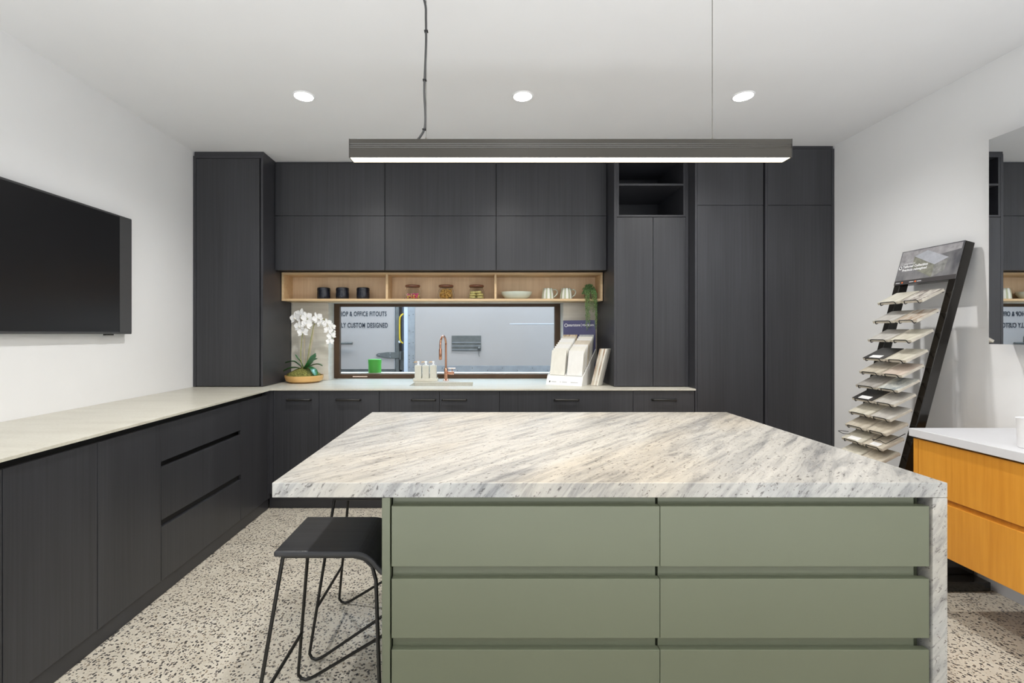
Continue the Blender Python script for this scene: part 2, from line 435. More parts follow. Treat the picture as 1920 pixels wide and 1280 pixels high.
# sink
t = empty('sink', (-0.33, 3.85, 0.70), 'beige undermount sink set in the worktop below the copper tap', 'sink')
s = MB(); q = 0.008
s.box(SX0-q, SX1+q, SY0-q, SY1+q, 0.700, 0.708)
s.box(SX0-q, SX0-0.0005, SY0-q, SY1+q, 0.708, TZ0-0.0005).box(SX1+0.0005, SX1+q, SY0-q, SY1+q, 0.708, TZ0-0.0005)
s.box(SX0, SX1, SY0-q, SY0-0.0005, 0.708, TZ0-0.0005).box(SX0, SX1, SY1+0.0005, SY1+q, 0.708, TZ0-0.0005)
build('basin', s, M_top, t)
build('drain', MB().lathe([(0, 0.709), (0.04, 0.709), (0.045, 0.713), (0.02, 0.711), (0, 0.711)], (-0.33, 3.85, 0), 24), M_steel, t, smooth=True)

# ------------------------------------------------------------------ tall cabinet, left
t = empty('tall_cabinet', (-1.97, 3.92, 0.911), 'black tall cabinet standing on the worktop in the left corner', 'cabinet')
c = MB(); X0, X1 = XL+0.002, -1.702
c.box(X0, X0+0.022, 3.636, 4.169, 0.912, 2.700).box(X1-0.018, X1, 3.636, 4.169, 0.912, 2.700)
c.box(X0+0.022, X1-0.018, 3.636, 4.169, 2.682, 2.700).box(X0+0.022, X1-0.018, 3.66, 4.169, 0.912, 0.93).box(X0+0.022, X1-0.018, 4.15, 4.169, 0.93, 2.682)
build('carcass', c, M_black_side, t, 0.001)
build('door', box(X0+0.025, X1-0.028, 3.637, 3.655, 0.916, 2.679), M_black, t, 0.0012)
build('ceiling_filler', box(X0+0.008, X1, 3.642, 4.169, 2.7005, ZC-0.001), M_black_side, t, 0.001)

# ------------------------------------------------------------------ wall cabinets over the window
wcx = [-1.700, -0.800, 0.110, 1.015]
wl = ['black wall cabinet beside the left tall cabinet, above the black canisters', 'middle black wall cabinet above the glass jars', 'right black wall cabinet above the bowl and mugs']
for i in range(3):
    a, bq = wcx[i]+0.0005, wcx[i+1]-0.0005
    t = empty('wall_cabinet', ((a+bq)/2, 4.0, 1.842), wl[i], 'cabinet', 'wall cabinets above the oak shelf')
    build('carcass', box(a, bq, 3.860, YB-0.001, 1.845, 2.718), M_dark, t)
    build('ceiling_filler', box(a, bq, 3.862, 3.90, 2.719, ZC-0.001), M_black_side, t)
    build('door', box(a+0.002, bq-0.002, 3.840, 3.858, 2.2885, 2.716), M_black, t, 0.0012)
    build('door', box(a+0.002, bq-0.002, 3.840, 3.858, 1.842, 2.2855), M_black, t, 0.0012)

# ------------------------------------------------------------------ oak open shelf
t = empty('open_shelf', (-0.335, 4.06, 1.60), 'long oak open shelf of three bays under the black wall cabinets', 'shelf')
b0, b1 = -1.697, 1.013
build('top_board', box(b0, b1, 3.96, 4.168, 1.822, 1.840), M_oak, t, 0.0008)
build('bottom_board', box(b0, b1, 3.96, 4.168, 1.600, 1.618), M_oak, t, 0.0008)
for x0, x1 in ((b0, b0+0.018), (-0.818, -0.800), (0.099, 0.117), (b1-0.018, b1)):
    build('upright', box(x0, x1, 3.961, 4.15, 1.6185, 1.8215), M_oak, t, 0.0008)
build('back_panel', box(b0, b1, 4.152, 4.168, 1.6185, 1.8215), M_oak_back, t)

# ------------------------------------------------------------------ niche cabinet
t = empty('niche_cabinet', (1.30, 3.9, 0.911), 'black tall cabinet with open niches above double doors, standing on the worktop', 'cabinet')
a, bq = 1.018, 1.594
c = MB()
c.box(a, a+0.020, 3.636, YB-0.001, 0.912, 2.715).box(bq-0.020, bq, 3.636, YB-0.001, 0.912, 2.715)
c.box(a+0.020, bq-0.020, 3.66, YB-0.001, 0.912, 0.925).box(a+0.020, bq-0.020, 4.18, YB-0.001, 0.925, 2.715)
c.box(a+0.020, bq-0.020, 3.636, 4.18, 2.690, 2.715)
build('carcass', c, M_black_side, t, 0.001)
n = MB(); na, nb = a+0.0205, bq-0.0205
n.box(na, na+0.018, 3.637, 4.17, 2.228, 2.689).box(nb-0.018, nb, 3.637, 4.17, 2.228, 2.689).box(na+0.018, nb-0.018, 3.637, 4.17, 2.228, 2.243)
build('niche_frame', n, M_black_side, t, 0.001)
build('shelf', box(na+0.018, nb-0.018, 3.637, 4.17, 2.470, 2.486), M_black_side, t, 0.001)
build('ceiling_filler', box(a, bq, 3.64, 3.70, 2.716, ZC-0.001), M_black_side, t)
mid = (1224.5-905)/242
build('door', box(na, mid-0.0015, 3.637, 3.655, 0.916, 2.224), M_black, t, 0.0012)
build('door', box(mid+0.0015, nb, 3.637, 3.655, 0.916, 2.224), M_black, t, 0.0012)

# ------------------------------------------------------------------ full height cabinets on the right
for (a, bq, lab) in ((1.596, 2.121, 'full height black cabinet beside the end of the back worktop'), (2.124, XR-0.002, 'full height black cabinet against the right wall')):
    t = empty('pantry_cabinet', ((a+bq)/2, 3.86, 0), lab, 'cabinet', 'full height black cabinets at the right')
    right = bq > 2.5
    c = MB()
    c.box(a, a+0.018, 3.527, YB-0.001, 0.0, 2.712)
    if right: c.box(bq-0.020, bq, 3.527, YB-0.001, 0.0, 2.712)
    else: c.box(bq-0.004, bq, 3.56, YB-0.001, 0.0, 2.712)
    c.box(a+0.018, bq-0.020 if right else bq-0.004, 3.56, YB-0.001, 0.12, 2.712)
    build('carcass', c, M_black_side, t, 0.001)
    build('ceiling_filler', box(a, bq-0.008, 3.532, 3.60, 2.713, ZC-0.001), M_black_side, t)
    build('kickboard', box(a+0.018, bq-0.021, 3.555, 3.559, 0.0, 0.119), M_black_side, t)
    d0, d1 = (a+0.020, bq-0.022) if right else (a+0.020, bq-0.012)
    build('door', box(d0, d1, 3.528, 3.546, 2.2885, 2.710), M_black, t, 0.0012)
    build('door', box(d0, d1, 3.528, 3.546, 0.122, 2.2855), M_black, t, 0.0012)

# ------------------------------------------------------------------ back base cabinets
def bar_handle(x, y, z, parent, w=0.175):
    mb = MB(); r = 0.008
    mb.tube([(x-w/2, y, z), (x-w/2, y-0.012, z), (x-w/2+0.006, y-0.022, z), (x+w/2-0.006, y-0.022, z), (x+w/2, y-0.012, z), (x+w/2, y, z)], r, 10)
    return build('handle', mb, M_rod, parent, smooth=True)
BY = 3.520
units = [(-1.571, -1.228, [(-1.571, -1.228, 'door', -1.377)], 'black base cabinet with bar handle in the back corner, next to the left run'),
         (-1.228, -0.776, [(-1.228, -0.776, 'door', -1.006)], 'black base cabinet with bar handle below the orchid end of the window'),
         (-0.776, 0.126, [(-0.776, -0.324, 'door', -0.442), (-0.324, 0.126, 'door', -0.212)], 'black double door base cabinet under the sink'),
         (0.126, 1.128, [(0.126, 1.128, 'drawer', 0.628)], 'wide black drawer cabinet below the white sample stand'),
         (1.128, 1.589, [(1.128, 1.589, 'drawer', 1.360)], 'black drawer cabinet at the right end of the back worktop')]
for a, bq, fronts, lab in units:
    t = empty('base_cabinet', ((a+bq)/2, 3.85, 0), lab, 'cabinet', 'base cabinets along the back wall')
    if 'sink' in lab:
        c = MB().box(a, a+0.018, 3.54, 4.16, 0.12, 0.896).box(bq-0.018, bq, 3.54, 4.16, 0.12, 0.896).box(a+0.018, bq-0.018, 3.54, 4.16, 0.12, 0.138).box(a+0.018, bq-0.018, 4.14, 4.16, 0.138, 0.896)
    else: c = box(a, bq, 3.54, 4.16, 0.12, 0.896)
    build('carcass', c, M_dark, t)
    for x0, x1, kind, hx in fronts:
        if kind == 'door':
            d = build('door', box(x0+0.0015, x1-0.0015, BY, BY+0.018, 0.122, 0.893), M_black, t, 0.001)
            bar_handle(hx, BY, 0.828, d)
        else:
            for z0, z1 in ((0.122, 0.376), (0.379, 0.633), (0.636, 0.893)):
                d = build('drawer', box(x0+0.0015, x1-0.0015, BY, BY+0.018, z0, z1), M_black, t, 0.001)
                bar_handle(hx, BY, z1-0.065, d)
tag(build('kickboard', box(-1.62, 1.589, 3.565, 3.580, 0, 0.119), M_black_side), 'black kickboard under the cabinets along the back wall', 'kickboard')
tag(build('end_filler', box(1.5895, 1.5955, 3.535, 4.16, 0.0, 0.896), M_dark), 'narrow black filler beside the full height cabinet under the back worktop', 'filler panel')

# ------------------------------------------------------------------ left base cabinets
LXF = -1.602   # front plane
def lcab(y0, y1, kind, lab):
    t = empty('base_cabinet', ((XL+LXF)/2, (y0+y1)/2, 0), lab, 'cabinet', 'base cabinets along the left wall')
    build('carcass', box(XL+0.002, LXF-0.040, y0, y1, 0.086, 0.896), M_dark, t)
    if kind == 'drawers':
        for z0, z1 in ((0.090, 0.357), (0.392, 0.655), (0.684, 0.868)):
            build('drawer', box(LXF-0.018, LXF, y0+0.0015, y1-0.0015, z0, z1), M_black, t, 0.0012)
        build('side_rail', box(LXF-0.039, LXF-0.019, y0+0.001, y1-0.001, 0.30, 0.45), M_dark, t)
    else:
        k = 2 if kind == 'pair' else 1; w = (y1-y0)/k
        for i in range(k):
            build('door', box(LXF-0.018, LXF, y0+i*w+0.0015, y0+(i+1)*w-0.0015, 0.090, 0.868), M_black, t, 0.0012)
lcab(3.110, 3.495, 'door', 'black base cabinet with one plain door in the far left corner')
lcab(2.339, 3.110, 'drawers', 'black base cabinet with three wide drawers along the left wall')
lcab(1.566, 2.339, 'pair', 'black two door base cabinet on the camera side of the left drawers')
lcab(0.793, 1.566, 'pair', 'black base cabinet cut by the left edge of the photo')
lcab(0.020, 0.793, 'pair', 'black two door base cabinet at the near end of the left run')
tag(build('kickboard', box(LXF-0.045, LXF-0.022, 0.02, 3.56, 0, 0.0855), M_black_side), 'black kickboard under the cabinets along the left wall', 'kickboard')
tag(build('corner_filler', MB().box(LXF-0.039, LXF, 3.4965, 3.538, 0.087, 0.896).box(LXF+0.0005, -1.5725, BY+0.004, 3.538, 0.121, 0.896), M_black_side), 'narrow black corner post where the left and back base cabinets meet', 'filler panel')

# ------------------------------------------------------------------ island
IY0, IY1 = 1.325, 2.525
t = empty('island_worktop', (0.36, 1.92, 0), 'grey and cream veined granite island worktop with waterfall end', 'worktop')
sl = MB()
sl.box(-0.595, 1.313, IY0, IY1, 0.858, 0.900)
build('slab', sl, M_granite, t, 0.002)
build('waterfall_panel', box(1.271, 1.313, IY0, IY1, 0.0, 0.8575), M_granite, t, 0.002)
ig = 'sage green drawer cabinets of the island'
for k, (a, bq, lab) in enumerate(((-0.262, 0.5025, 'sage green island cabinet of three drawers on the stool side'), (0.5025, 1.270, 'sage green island cabinet of three drawers beside the granite waterfall'))):
    t = empty('island_cabinet', ((a+bq)/2, 1.9, 0), lab, 'cabinet', ig)
    build('carcass', box(a+0.001, bq-0.001, 1.372, 2.46, 0.06, 0.857), M_green_d, t)
    build('kickboard', box(a+0.001, bq-0.001, 1.39, 1.40, 0.0, 0.059), M_dark, t)
    if k == 0:
        build('end_panel', box(-0.2855, -0.2625, 1.329, 2.48, 0.0, 0.857), M_green, t, 0.001)
        a += 0.003
    inner = bq-0.003 if k == 0 else bq-0.012
    for z0, z1 in ((0.080, 0.425), (0.4585, 0.626), (0.6615, 0.832)):
        build('drawer', box(a+0.0008, (bq-0.0008 if k == 0 else bq-0.004), 1.330, 1.350, z0, z1), M_green, t, 0.001)
    for z0, z1 in ((0.427, 0.457), (0.628, 0.660), (0.834, 0.8565)):
        build('finger_rail', box(a+0.0008, (bq-0.006 if k == 0 else bq-0.030), 1.350, 1.3715, z0-0.012, z1), M_green, t, 0.001)

# ------------------------------------------------------------------ bar stools
def make_stool(loc, label):
    t = empty('bar_stool', (0, 0, 0), label, 'stool', 'black bar stools tucked beside the island')
    # seat: board with waterfall curve at +X, profile in XZ
    top = [(-0.170, 0.650), (0.080, 0.650)]
    for i in range(1, 9):
        a_ = radians(90-58*i/8); top.append((0.080+0.085*cos(a_), 0.565+0.085*sin(a_)))
    th = 0.018; bot = []
    top.append((0.176, 0.586))
    for i in range(len(top)-1, -1, -1):
        p = Vector(top[i]); 
        q0 = Vector(top[max(0, i-1)]); q1 = Vector(top[min(len(top)-1, i+1)])
        tn = (q1-q0).normalized(); nn = Vector((-tn.y, tn.x)); bot.append(tuple(p-nn*th))
    mb = MB(); mb.prism(top+bot, 'Y', -0.140, 0.140)
    st = build('seat', mb, M_seat, t, 0.006, smooth=False, seg=3)
    r = 0.006
    for sgn in (-1, 1):
        yt, yb = sgn*0.115, sgn*0.200
        def P(x, z):   # point on the splayed side plane
            f_ = 1-(z-0.006)/(0.622-0.006); return Vector((x, yt+(yb-yt)*f_, z))
        zt = 0.6245
        pl = [P(-0.150, zt), P(0.070, zt), P(0.104, zt-0.008), P(0.130, zt-0.030), P(0.143, zt-0.070), P(0.177, 0.04), P(0.180, 0.006)]
        build('leg', MB().tube(pl, r, 10), M_rod, t, smooth=True)
        # left leg, foot bend, rising brace
        xf = -0.228
        pl = [P(-0.150, zt), P(xf+0.006, 0.055), P(xf+0.003, 0.028), P(xf+0.013, 0.012), P(xf+0.030, 0.0065), P(xf+0.048, 0.012), P(xf+0.070, 0.024), P(0.163, 0.230)]
        build('leg', MB().tube(pl, r, 10), M_rod, t, smooth=True)
    f_ = 1-(0.21-0.006)/0.616; yy = 0.115+0.085*f_
    build('footrest', MB().tube([(-0.2035, -yy, 0.20), (-0.2035, yy, 0.20)], r, 10), M_rod, t, smooth=True)
    build('cross_bar', MB().tube([(-0.150, -0.115, 0.6245), (-0.150, 0.115, 0.6245)], r, 10), M_rod, t, smooth=True)
    t.location = loc
    return t
st1 = make_stool((-0.475, 1.585, 0), 'black stool nearest the camera, its curved seat fully in view')
st2 = copy_tree(st1); st2.location = (-0.475, 2.095, 0); st2['label'] = 'black stool behind the first one, only its rod legs visible under the island top'

# ------------------------------------------------------------------ pendant light
PX0, PX1, PY, PZ = -0.513, 1.188, 1.80, 1.998
t = empty('pendant_light', (0.337, 1.83, PZ), 'long black linear pendant light glowing warm over the island', 'light')
h = MB()
prof = [(PY, PZ), (PY, PZ+0.035), (PY+0.002, PZ+0.0365), (PY, PZ+0.040), (PY+0.002, PZ+0.043), (PY, PZ+0.047), (PY+0.002, PZ+0.050), (PY, PZ+0.054), (PY, PZ+0.070), (PY+0.060, PZ+0.070), (PY+0.060, PZ), (PY+0.055, PZ), (PY+0.055, PZ+0.012), (PY+0.005, PZ+0.012), (PY+0.005, PZ)]
h.prism(prof, 'X', PX0+0.003, PX1-0.003)
build('housing', h, M_pend, t)
for x in (PX0, PX1-0.003): build('end_cap', box(x, x+0.0029, PY-0.0005, PY+0.0605, PZ, PZ+0.0705), M_rod, t)
build('diffuser', box(PX0+0.005, PX1-0.005, PY+0.0055, PY+0.0545, PZ+0.001, PZ+0.0115), M_led, t)
for x in ((799-905)*1.83/880, (1335.5-905)*1.83/880):
    k = build('suspension_wire', MB().cyl((x, PY+0.03, PZ+0.085), (x, PY+0.03, ZC-0.002), 0.0013, 6), M_steel_d, t, smooth=True)
    build('wire_gripper', MB().lathe([(0.0045, PZ+0.070), (0.0045, PZ+0.082), (0.0015, PZ+0.090)], (x, PY+0.03, 0), 12), M_steel_d, k, smooth=True)
    build('ceiling_cup', MB().lathe([(0.020, ZC-0.02), (0.020, ZC-0.001)], (x, PY+0.03, 0), 20), M_inkw, k, smooth=True)
xw = (799-905)*1.83/880
cp = [(-0.262, PZ+0.068), (-0.245, PZ+0.088), (-0.230, PZ+0.112), (-0.2245, PZ+0.135), (-0.2235, PZ+0.18), (-0.2275, PZ+0.27), (-0.2240, PZ+0.36), (-0.2205, PZ+0.46), (-0.2210, PZ+0.55), (-0.2225, PZ+0.60), (-0.236, PZ+0.66), (-0.228, ZC-0.001)]
pts = []
for i in range(len(cp)-1):
    for k in range(4):
        u = k/4; p0 = cp[max(0, i-1)]; p1 = cp[i]; p2 = cp[i+1]; p3 = cp[min(len(cp)-1, i+2)]
        f_ = lambda j: 0.5*((2*p1[j])+(-p0[j]+p2[j])*u+(2*p0[j]-5*p1[j]+4*p2[j]-p3[j])*u*u+(-p0[j]+3*p1[j]-3*p2[j]+p3[j])*u**3)
        pts.append((f_(0), PY+0.028, f_(1)))
pts.append((cp[-1][0], PY+0.028, cp[-1][1]))
k = build('power_cord', MB().tube(pts, 0.0046, 8), M_cable, t, smooth=True)
for z in (PZ+0.118, PZ+0.31, PZ+0.50):
    x = min(pts, key=lambda p: abs(p[2]-z))[0]
    build('cable_tie', MB().box(x-0.007, x+0.008, PY+0.020, PY+0.036, z-0.002, z+0.002), M_dark, k, 0.001)
lamp = area('pendant_led', (0.337, PY+0.03, PZ-0.004), (0, 0, 0), 1.68, 0.045, 11, (1.0, 0.84, 0.62))
lamp.parent = t; lamp.location = Vector(lamp.location)-ORG[t.name]

# ------------------------------------------------------------------ ceiling downlights
proto = None
spots = [(-1.063, 2.79, 'left ceiling downlight of the three in view, above the left tall cabinet side'), (0.238, 2.79, 'middle ceiling downlight between the two pendant wires'), (1.549, 2.79, 'right ceiling downlight, nearest the right wall')]
spots += [(x, y, None) for y in (1.20, -0.5, -2.1) for x in (-1.063, 0.238, 1.549)]
for x, y, lab in spots:
    if proto is None:
        proto = empty('downlight', (x, y, ZC), lab, 'light', 'round recessed ceiling downlights')
        build('trim_ring', MB().lathe([(0.054, ZC-0.0005), (0.054, ZC-0.006), (0.061, ZC-0.004), (0.064, ZC-0.0005)], (x, y, 0), 32), M_inkw, proto, smooth=True)
        build('lens', MB().lathe([(0, ZC-0.005), (0.0535, ZC-0.005), (0.0535, ZC-0.001), (0, ZC-0.001)], (x, y, 0), 32), M_lamp, proto, smooth=True)
        l = bpy.data.lights.new('downlight_beam', 'SPOT'); l.energy = 30; l.spot_size = radians(150); l.spot_blend = 1.0; l.shadow_soft_size = 0.04; l.color = (1.0, 0.985, 0.965)
        dim = l.copy(); l.energy = 78
        lo = bpy.data.objects.new('downlight_beam', l); COL.objects.link(lo); lo.parent = proto; lo.location = (0, 0, -0.02)
    else:
        q_ = copy_tree(proto); q_.location = (x, y, ZC)
        if y > 2:
            pass
        else:
            for ch in q_.children:
                if ch.type == 'LIGHT': ch.data = dim
        if lab: q_['label'] = lab
        else: q_['label'] = 'round ceiling downlight behind the camera side of the island'

# ------------------------------------------------------------------ television
t = empty('television', (XL, 2.32, 1.32), 'large black flat screen television mounted on the left wall', 'television')
build('housing', box(XL+0.012, XL+0.050, 1.70, 2.938, 1.32, 2.038), M_tvblk, t, 0.003)
build('screen', box(XL+0.0505, XL+0.0525, 1.715, 2.835, 1.334, 2.026), M_screen, t)
build('reflection_strip', box(XL+0.0505, XL+0.0535, 2.8365, 2.932, 1.330, 2.030), M_tvblk, t, label='matt dark grey strip imitating a reflection at the screen edge')  # added strip: reflection at the screen's edge put into its grey colour
build('sensor', box(XL+0.03, XL+0.045, 2.74, 2.80, 1.312, 1.3198), M_dark, t)
build('wall_bracket', box(XL+0.0005, XL+0.0118, 2.1, 2.5, 1.5, 1.9), M_dark, t)

# ------------------------------------------------------------------ mirror cabinet and vanity
t = empty('mirror_cabinet', (2.57, 1.85, 1.27), 'frameless mirror cabinet on the right wall above the vanity', 'mirror cabinet')
build('carcass', box(2.5445, XR-0.001, 1.40, 2.342, 1.27, 2.289), M_white, t, 0.001)
build('mirror_door', box(2.526, 2.544, 1.872, 2.342, 1.27, 2.289), M_mirror, t)
build('mirror_door', box(2.526, 2.544, 1.40, 1.870, 1.27, 2.289), M_mirror, t)
t = empty('vanity', (2.37, 1.70, 0.30), 'wall hung honey timber vanity with grey white stone top', 'vanity')
build('stone_top', box(2.090, XR-0.001, 1.10, 2.303, 0.822, 0.860), M_white, t, 0.002, label='pale grey stone top')
build('carcass', box(2.126, XR-0.001, 1.11, 2.296, 0.303, 0.812), M_orange, t, 0.001)
build('side_strip', box(2.107, 2.1255, 2.272, 2.296, 0.303, 0.812), M_orange, t, 0.001)
build('drawer', box(2.107, 2.1255, 1.113, 2.270, 0.568, 0.812), M_orange, t, 0.0015)
build('drawer', box(2.107, 2.1255, 1.113, 2.270, 0.303, 0.545), M_orange, t, 0.0015)
tb = MB().lathe([(0, 0.861), (0.034, 0.861), (0.037, 0.866), (0.040, 0.975), (0.042, 0.980), (0.037, 0.978), (0.034, 0.88), (0, 0.875)], (2.207, 1.89, 0), 32)
tag(build('tumbler', tb, M_inkw, smooth=True), 'white tumbler on the vanity top, cut by the right edge of the photo', 'cup')

# ------------------------------------------------------------------ leaning tile rack by the right wall
TH = math.atan(0.268)
def PF(z): return 2.572-0.268*(1.819-z)
t = rack = empty('sample_rack', (2.30, 2.58, 0), 'tall black leaning display rack of tile samples between the vanity and full height cabinets', 'display rack')
es = Vector((sin(TH), 0, cos(TH))); en = Vector((-cos(TH), 0, sin(TH)))   # up the post, out of the front face
L_ = (1.819-0.06)/cos(TH)
RM = frame((PF(0.06), 0, 0.06), es, Vector((0, 1, 0)), -en)     # local: x up the post, y along the wall, z into the wall
for y0 in (2.496, 2.832):
    build('post', MB().box(0, L_, y0, y0+0.040, 0, 0.050).xform(RM), M_gloss, t, 0.003)
zz = lambda z: (z-0.06)/cos(TH)
build('rear_panel', MB().box(zz(1.615), L_-0.001, 2.537, 2.831, 0.003, 0.03).xform(RM), M_gloss, t)
m, nt, b = new_mat('header_photo')
f = noise(nt, coords(nt, (5, 9, 5)), 1.0, 3, 0.5)
nt.links.new(ramp(nt, f, [(0.35, (0.10, 0.10, 0.11)), (0.55, (0.24, 0.235, 0.24)), (0.7, (0.40, 0.39, 0.40))]), b.inputs['Base Color']); b.inputs['Roughness'].default_value = 0.2
hp = build('header_panel', MB().box(zz(1.615), L_, 2.498, 2.871, -0.003, -0.0005).xform(RM), m, t)
def hq(us, name, mat, off=0.0006):   # printed shapes on the header: (y fraction from far end, height fraction)
    pts = [RM @ Vector((zz(1.615)+v*(L_-zz(1.615)), 2.871-u*0.373, -0.003-off)) for u, v in us]
    pts2 = [RM @ Vector((zz(1.615)+v*(L_-zz(1.615)), 2.871-u*0.373, -0.0031)) for u, v in us]
    mb = MB(); A = [mb.bm.verts.new(p) for p in pts]; B = [mb.bm.verts.new(p) for p in pts2]
    mb.bm.faces.new(A); mb.bm.faces.new(B[::-1])
    for i in range(len(A)): mb.bm.faces.new((A[i], B[i], B[(i+1) % len(A)], A[(i+1) % len(A)]))
    return build(name, mb, mat, hp)
hq([(0.02, 0.55), (0.02, 0.97), (0.98, 0.97), (0.98, 0.80), (0.55, 0.72)], 'printed_wall', plain('print_pale', (0.34, 0.33, 0.34), 0.2, var=0.25, scale=30), 0.0004)
hq([(0.25, 0.80), (0.62, 0.47), (0.62, 0.12), (0.25, 0.46)], 'printed_bench_front', plain('print_olive', (0.23, 0.23, 0.19), 0.2, var=0.3, scale=40))
hq([(0.62, 0.47), (0.82, 0.62), (0.80, 0.27), (0.62, 0.12)], 'printed_bench_side', plain('print_stone', (0.26, 0.26, 0.25), 0.2, var=0.3, scale=40))
hq([(0.25, 0.80), (0.45, 0.92), (0.82, 0.62), (0.62, 0.47)], 'printed_bench_top', plain('print_grey', (0.42, 0.43, 0.47), 0.2, var=0.1, scale=30))
hq([(0.0, 0.0), (0.0, 0.12), (1.0, 0.12), (1.0, 0.0)], 'printed_band', plain('print_dark', (0.07, 0.065, 0.065), 0.2), 0.0003)
def hM(u, v):   # text frame on the header; reading direction runs from far (high Y) to near
    o = RM @ Vector((zz(1.615)+v*(L_-zz(1.615)), 2.871-u*0.373, -0.0042))
    return frame(o, Vector((0, -1, 0)), es, en)
hq([(0.045+0.028*cos(a_)*1, 0.50+0.052*sin(a_)) for a_ in [2*pi*i/20 for i in range(20)]], 'logo_disc', M_inkw, 0.0010)
hq([(0.047+0.014*cos(a_), 0.505+0.030*sin(a_)) for a_ in [2*pi*i/16 for i in range(16)]], 'logo_eye', M_ink, 0.0014)
text('smartstone', 0.014, hM(0.10, 0.585), M_inkw, hp)
text('Tailored Collection', 0.0205, hM(0.09, 0.49), M_inkw, hp, xs=0.86, bold=0.0005)
text('Precincts reimagined', 0.0205, hM(0.09, 0.39), M_inkw, hp, xs=0.80, bold=0.0005)
for u in (0.03, 0.27, 0.40):
    hq([(u, 0.045), (u, 0.062), (u+0.075, 0.062), (u+0.075, 0.045)], 'small_print', M_inkw, 0.0008)
for u in (0.145, 0.375):
    hq([(u+0.014*cos(a_), 0.055+0.026*sin(a_)) for a_ in [2*pi*i/12 for i in range(12)]], 'orange_dot', M_red, 0.0010)
build('base', MB().box(1.90, 2.600, 2.400, 2.875, 0.004, 0.05).box(1.98, 2.600, 2.48, 2.86, 0.05, 0.20), M_gloss, t, 0.004)
for x in (1.93, 2.57):
    for y in (2.43, 2.85): build('foot', MB().lathe([(0.012, 0), (0.012, 0.0035)], (x, y, 0), 12), M_dark, t)
tile_rows = [(1.489,), (1.380,), (1.271,), (1.162,), (1.082,), (1.001,), (0.924,), (0.844,), (0.767,), (0.687,), (0.607,)]
TA = radians(27); et = Vector((cos(TA), 0, sin(TA))); ew = Vector((-sin(TA), 0, cos(TA)))
def tilemat(name, c1, c2, sc=(6, 20, 6)):
    m, nt, b = new_mat(name)
    f = noise(nt, coords(nt, sc), 1.0, 4, 0.6, 1.0)
    nt.links.new(ramp(nt, f, [(0.38, c1), (0.62, c2)]), b.inputs['Base Color']); b.inputs['Roughness'].default_value = 0.25
    return m
TM = {'cream': tilemat('tile_cream', (0.52, 0.49, 0.40), (0.66, 0.63, 0.54)),
      'veined': tilemat('tile_veined', (0.16, 0.13, 0.12), (0.74, 0.70, 0.62), (12, 30, 12)),
      'greige': tilemat('tile_greige', (0.40, 0.38, 0.35), (0.52, 0.50, 0.46)),
      'brown': tilemat('tile_brown_vein', (0.36, 0.25, 0.17), (0.62, 0.58, 0.51), (8, 30, 8)),
      'black': tilemat('tile_black', (0.030, 0.029, 0.028), (0.055, 0.052, 0.05)),
      'pink': tilemat('tile_blush', (0.52, 0.42, 0.35), (0.60, 0.52, 0.45)),
      'cloud': tilemat('tile_cloud', (0.26, 0.29, 0.30), (0.60, 0.60, 0.55), (10, 16, 10)),
      'beige': tilemat('tile_beige', (0.44, 0.39, 0.31), (0.58, 0.53, 0.44)),
      'grey': tilemat('tile_grey', (0.30, 0.28, 0.26), (0.42, 0.40, 0.37))}
M_tedge = plain('tile_edge', (0.62, 0.57, 0.48), 0.6, var=0.1, scale=50)
names = ['top', 'second', 'third', 'fourth', 'fifth', 'sixth', 'seventh', 'eighth', 'ninth', 'tenth', 'lowest']
colr = [('cream', 'veined'), ('greige', 'brown'), ('greige', 'cream'), ('black', 'cream'), ('beige', 'pink'), ('grey', 'cloud'), ('black', 'greige'), ('cream', 'greige'), ('beige', 'beige'), ('cream', 'beige'), ('cream', 'beige')]
desc = {'cream': 'cream stone', 'veined': 'white stone with dark vein', 'greige': 'soft grey stone', 'brown': 'brown veined pale stone', 'black': 'black stone', 'pink': 'blush beige stone', 'cloud': 'clouded blue grey stone', 'beige': 'beige stone', 'grey': 'mid grey stone'}
spans = ((2.662, 2.808), (2.522, 2.650))
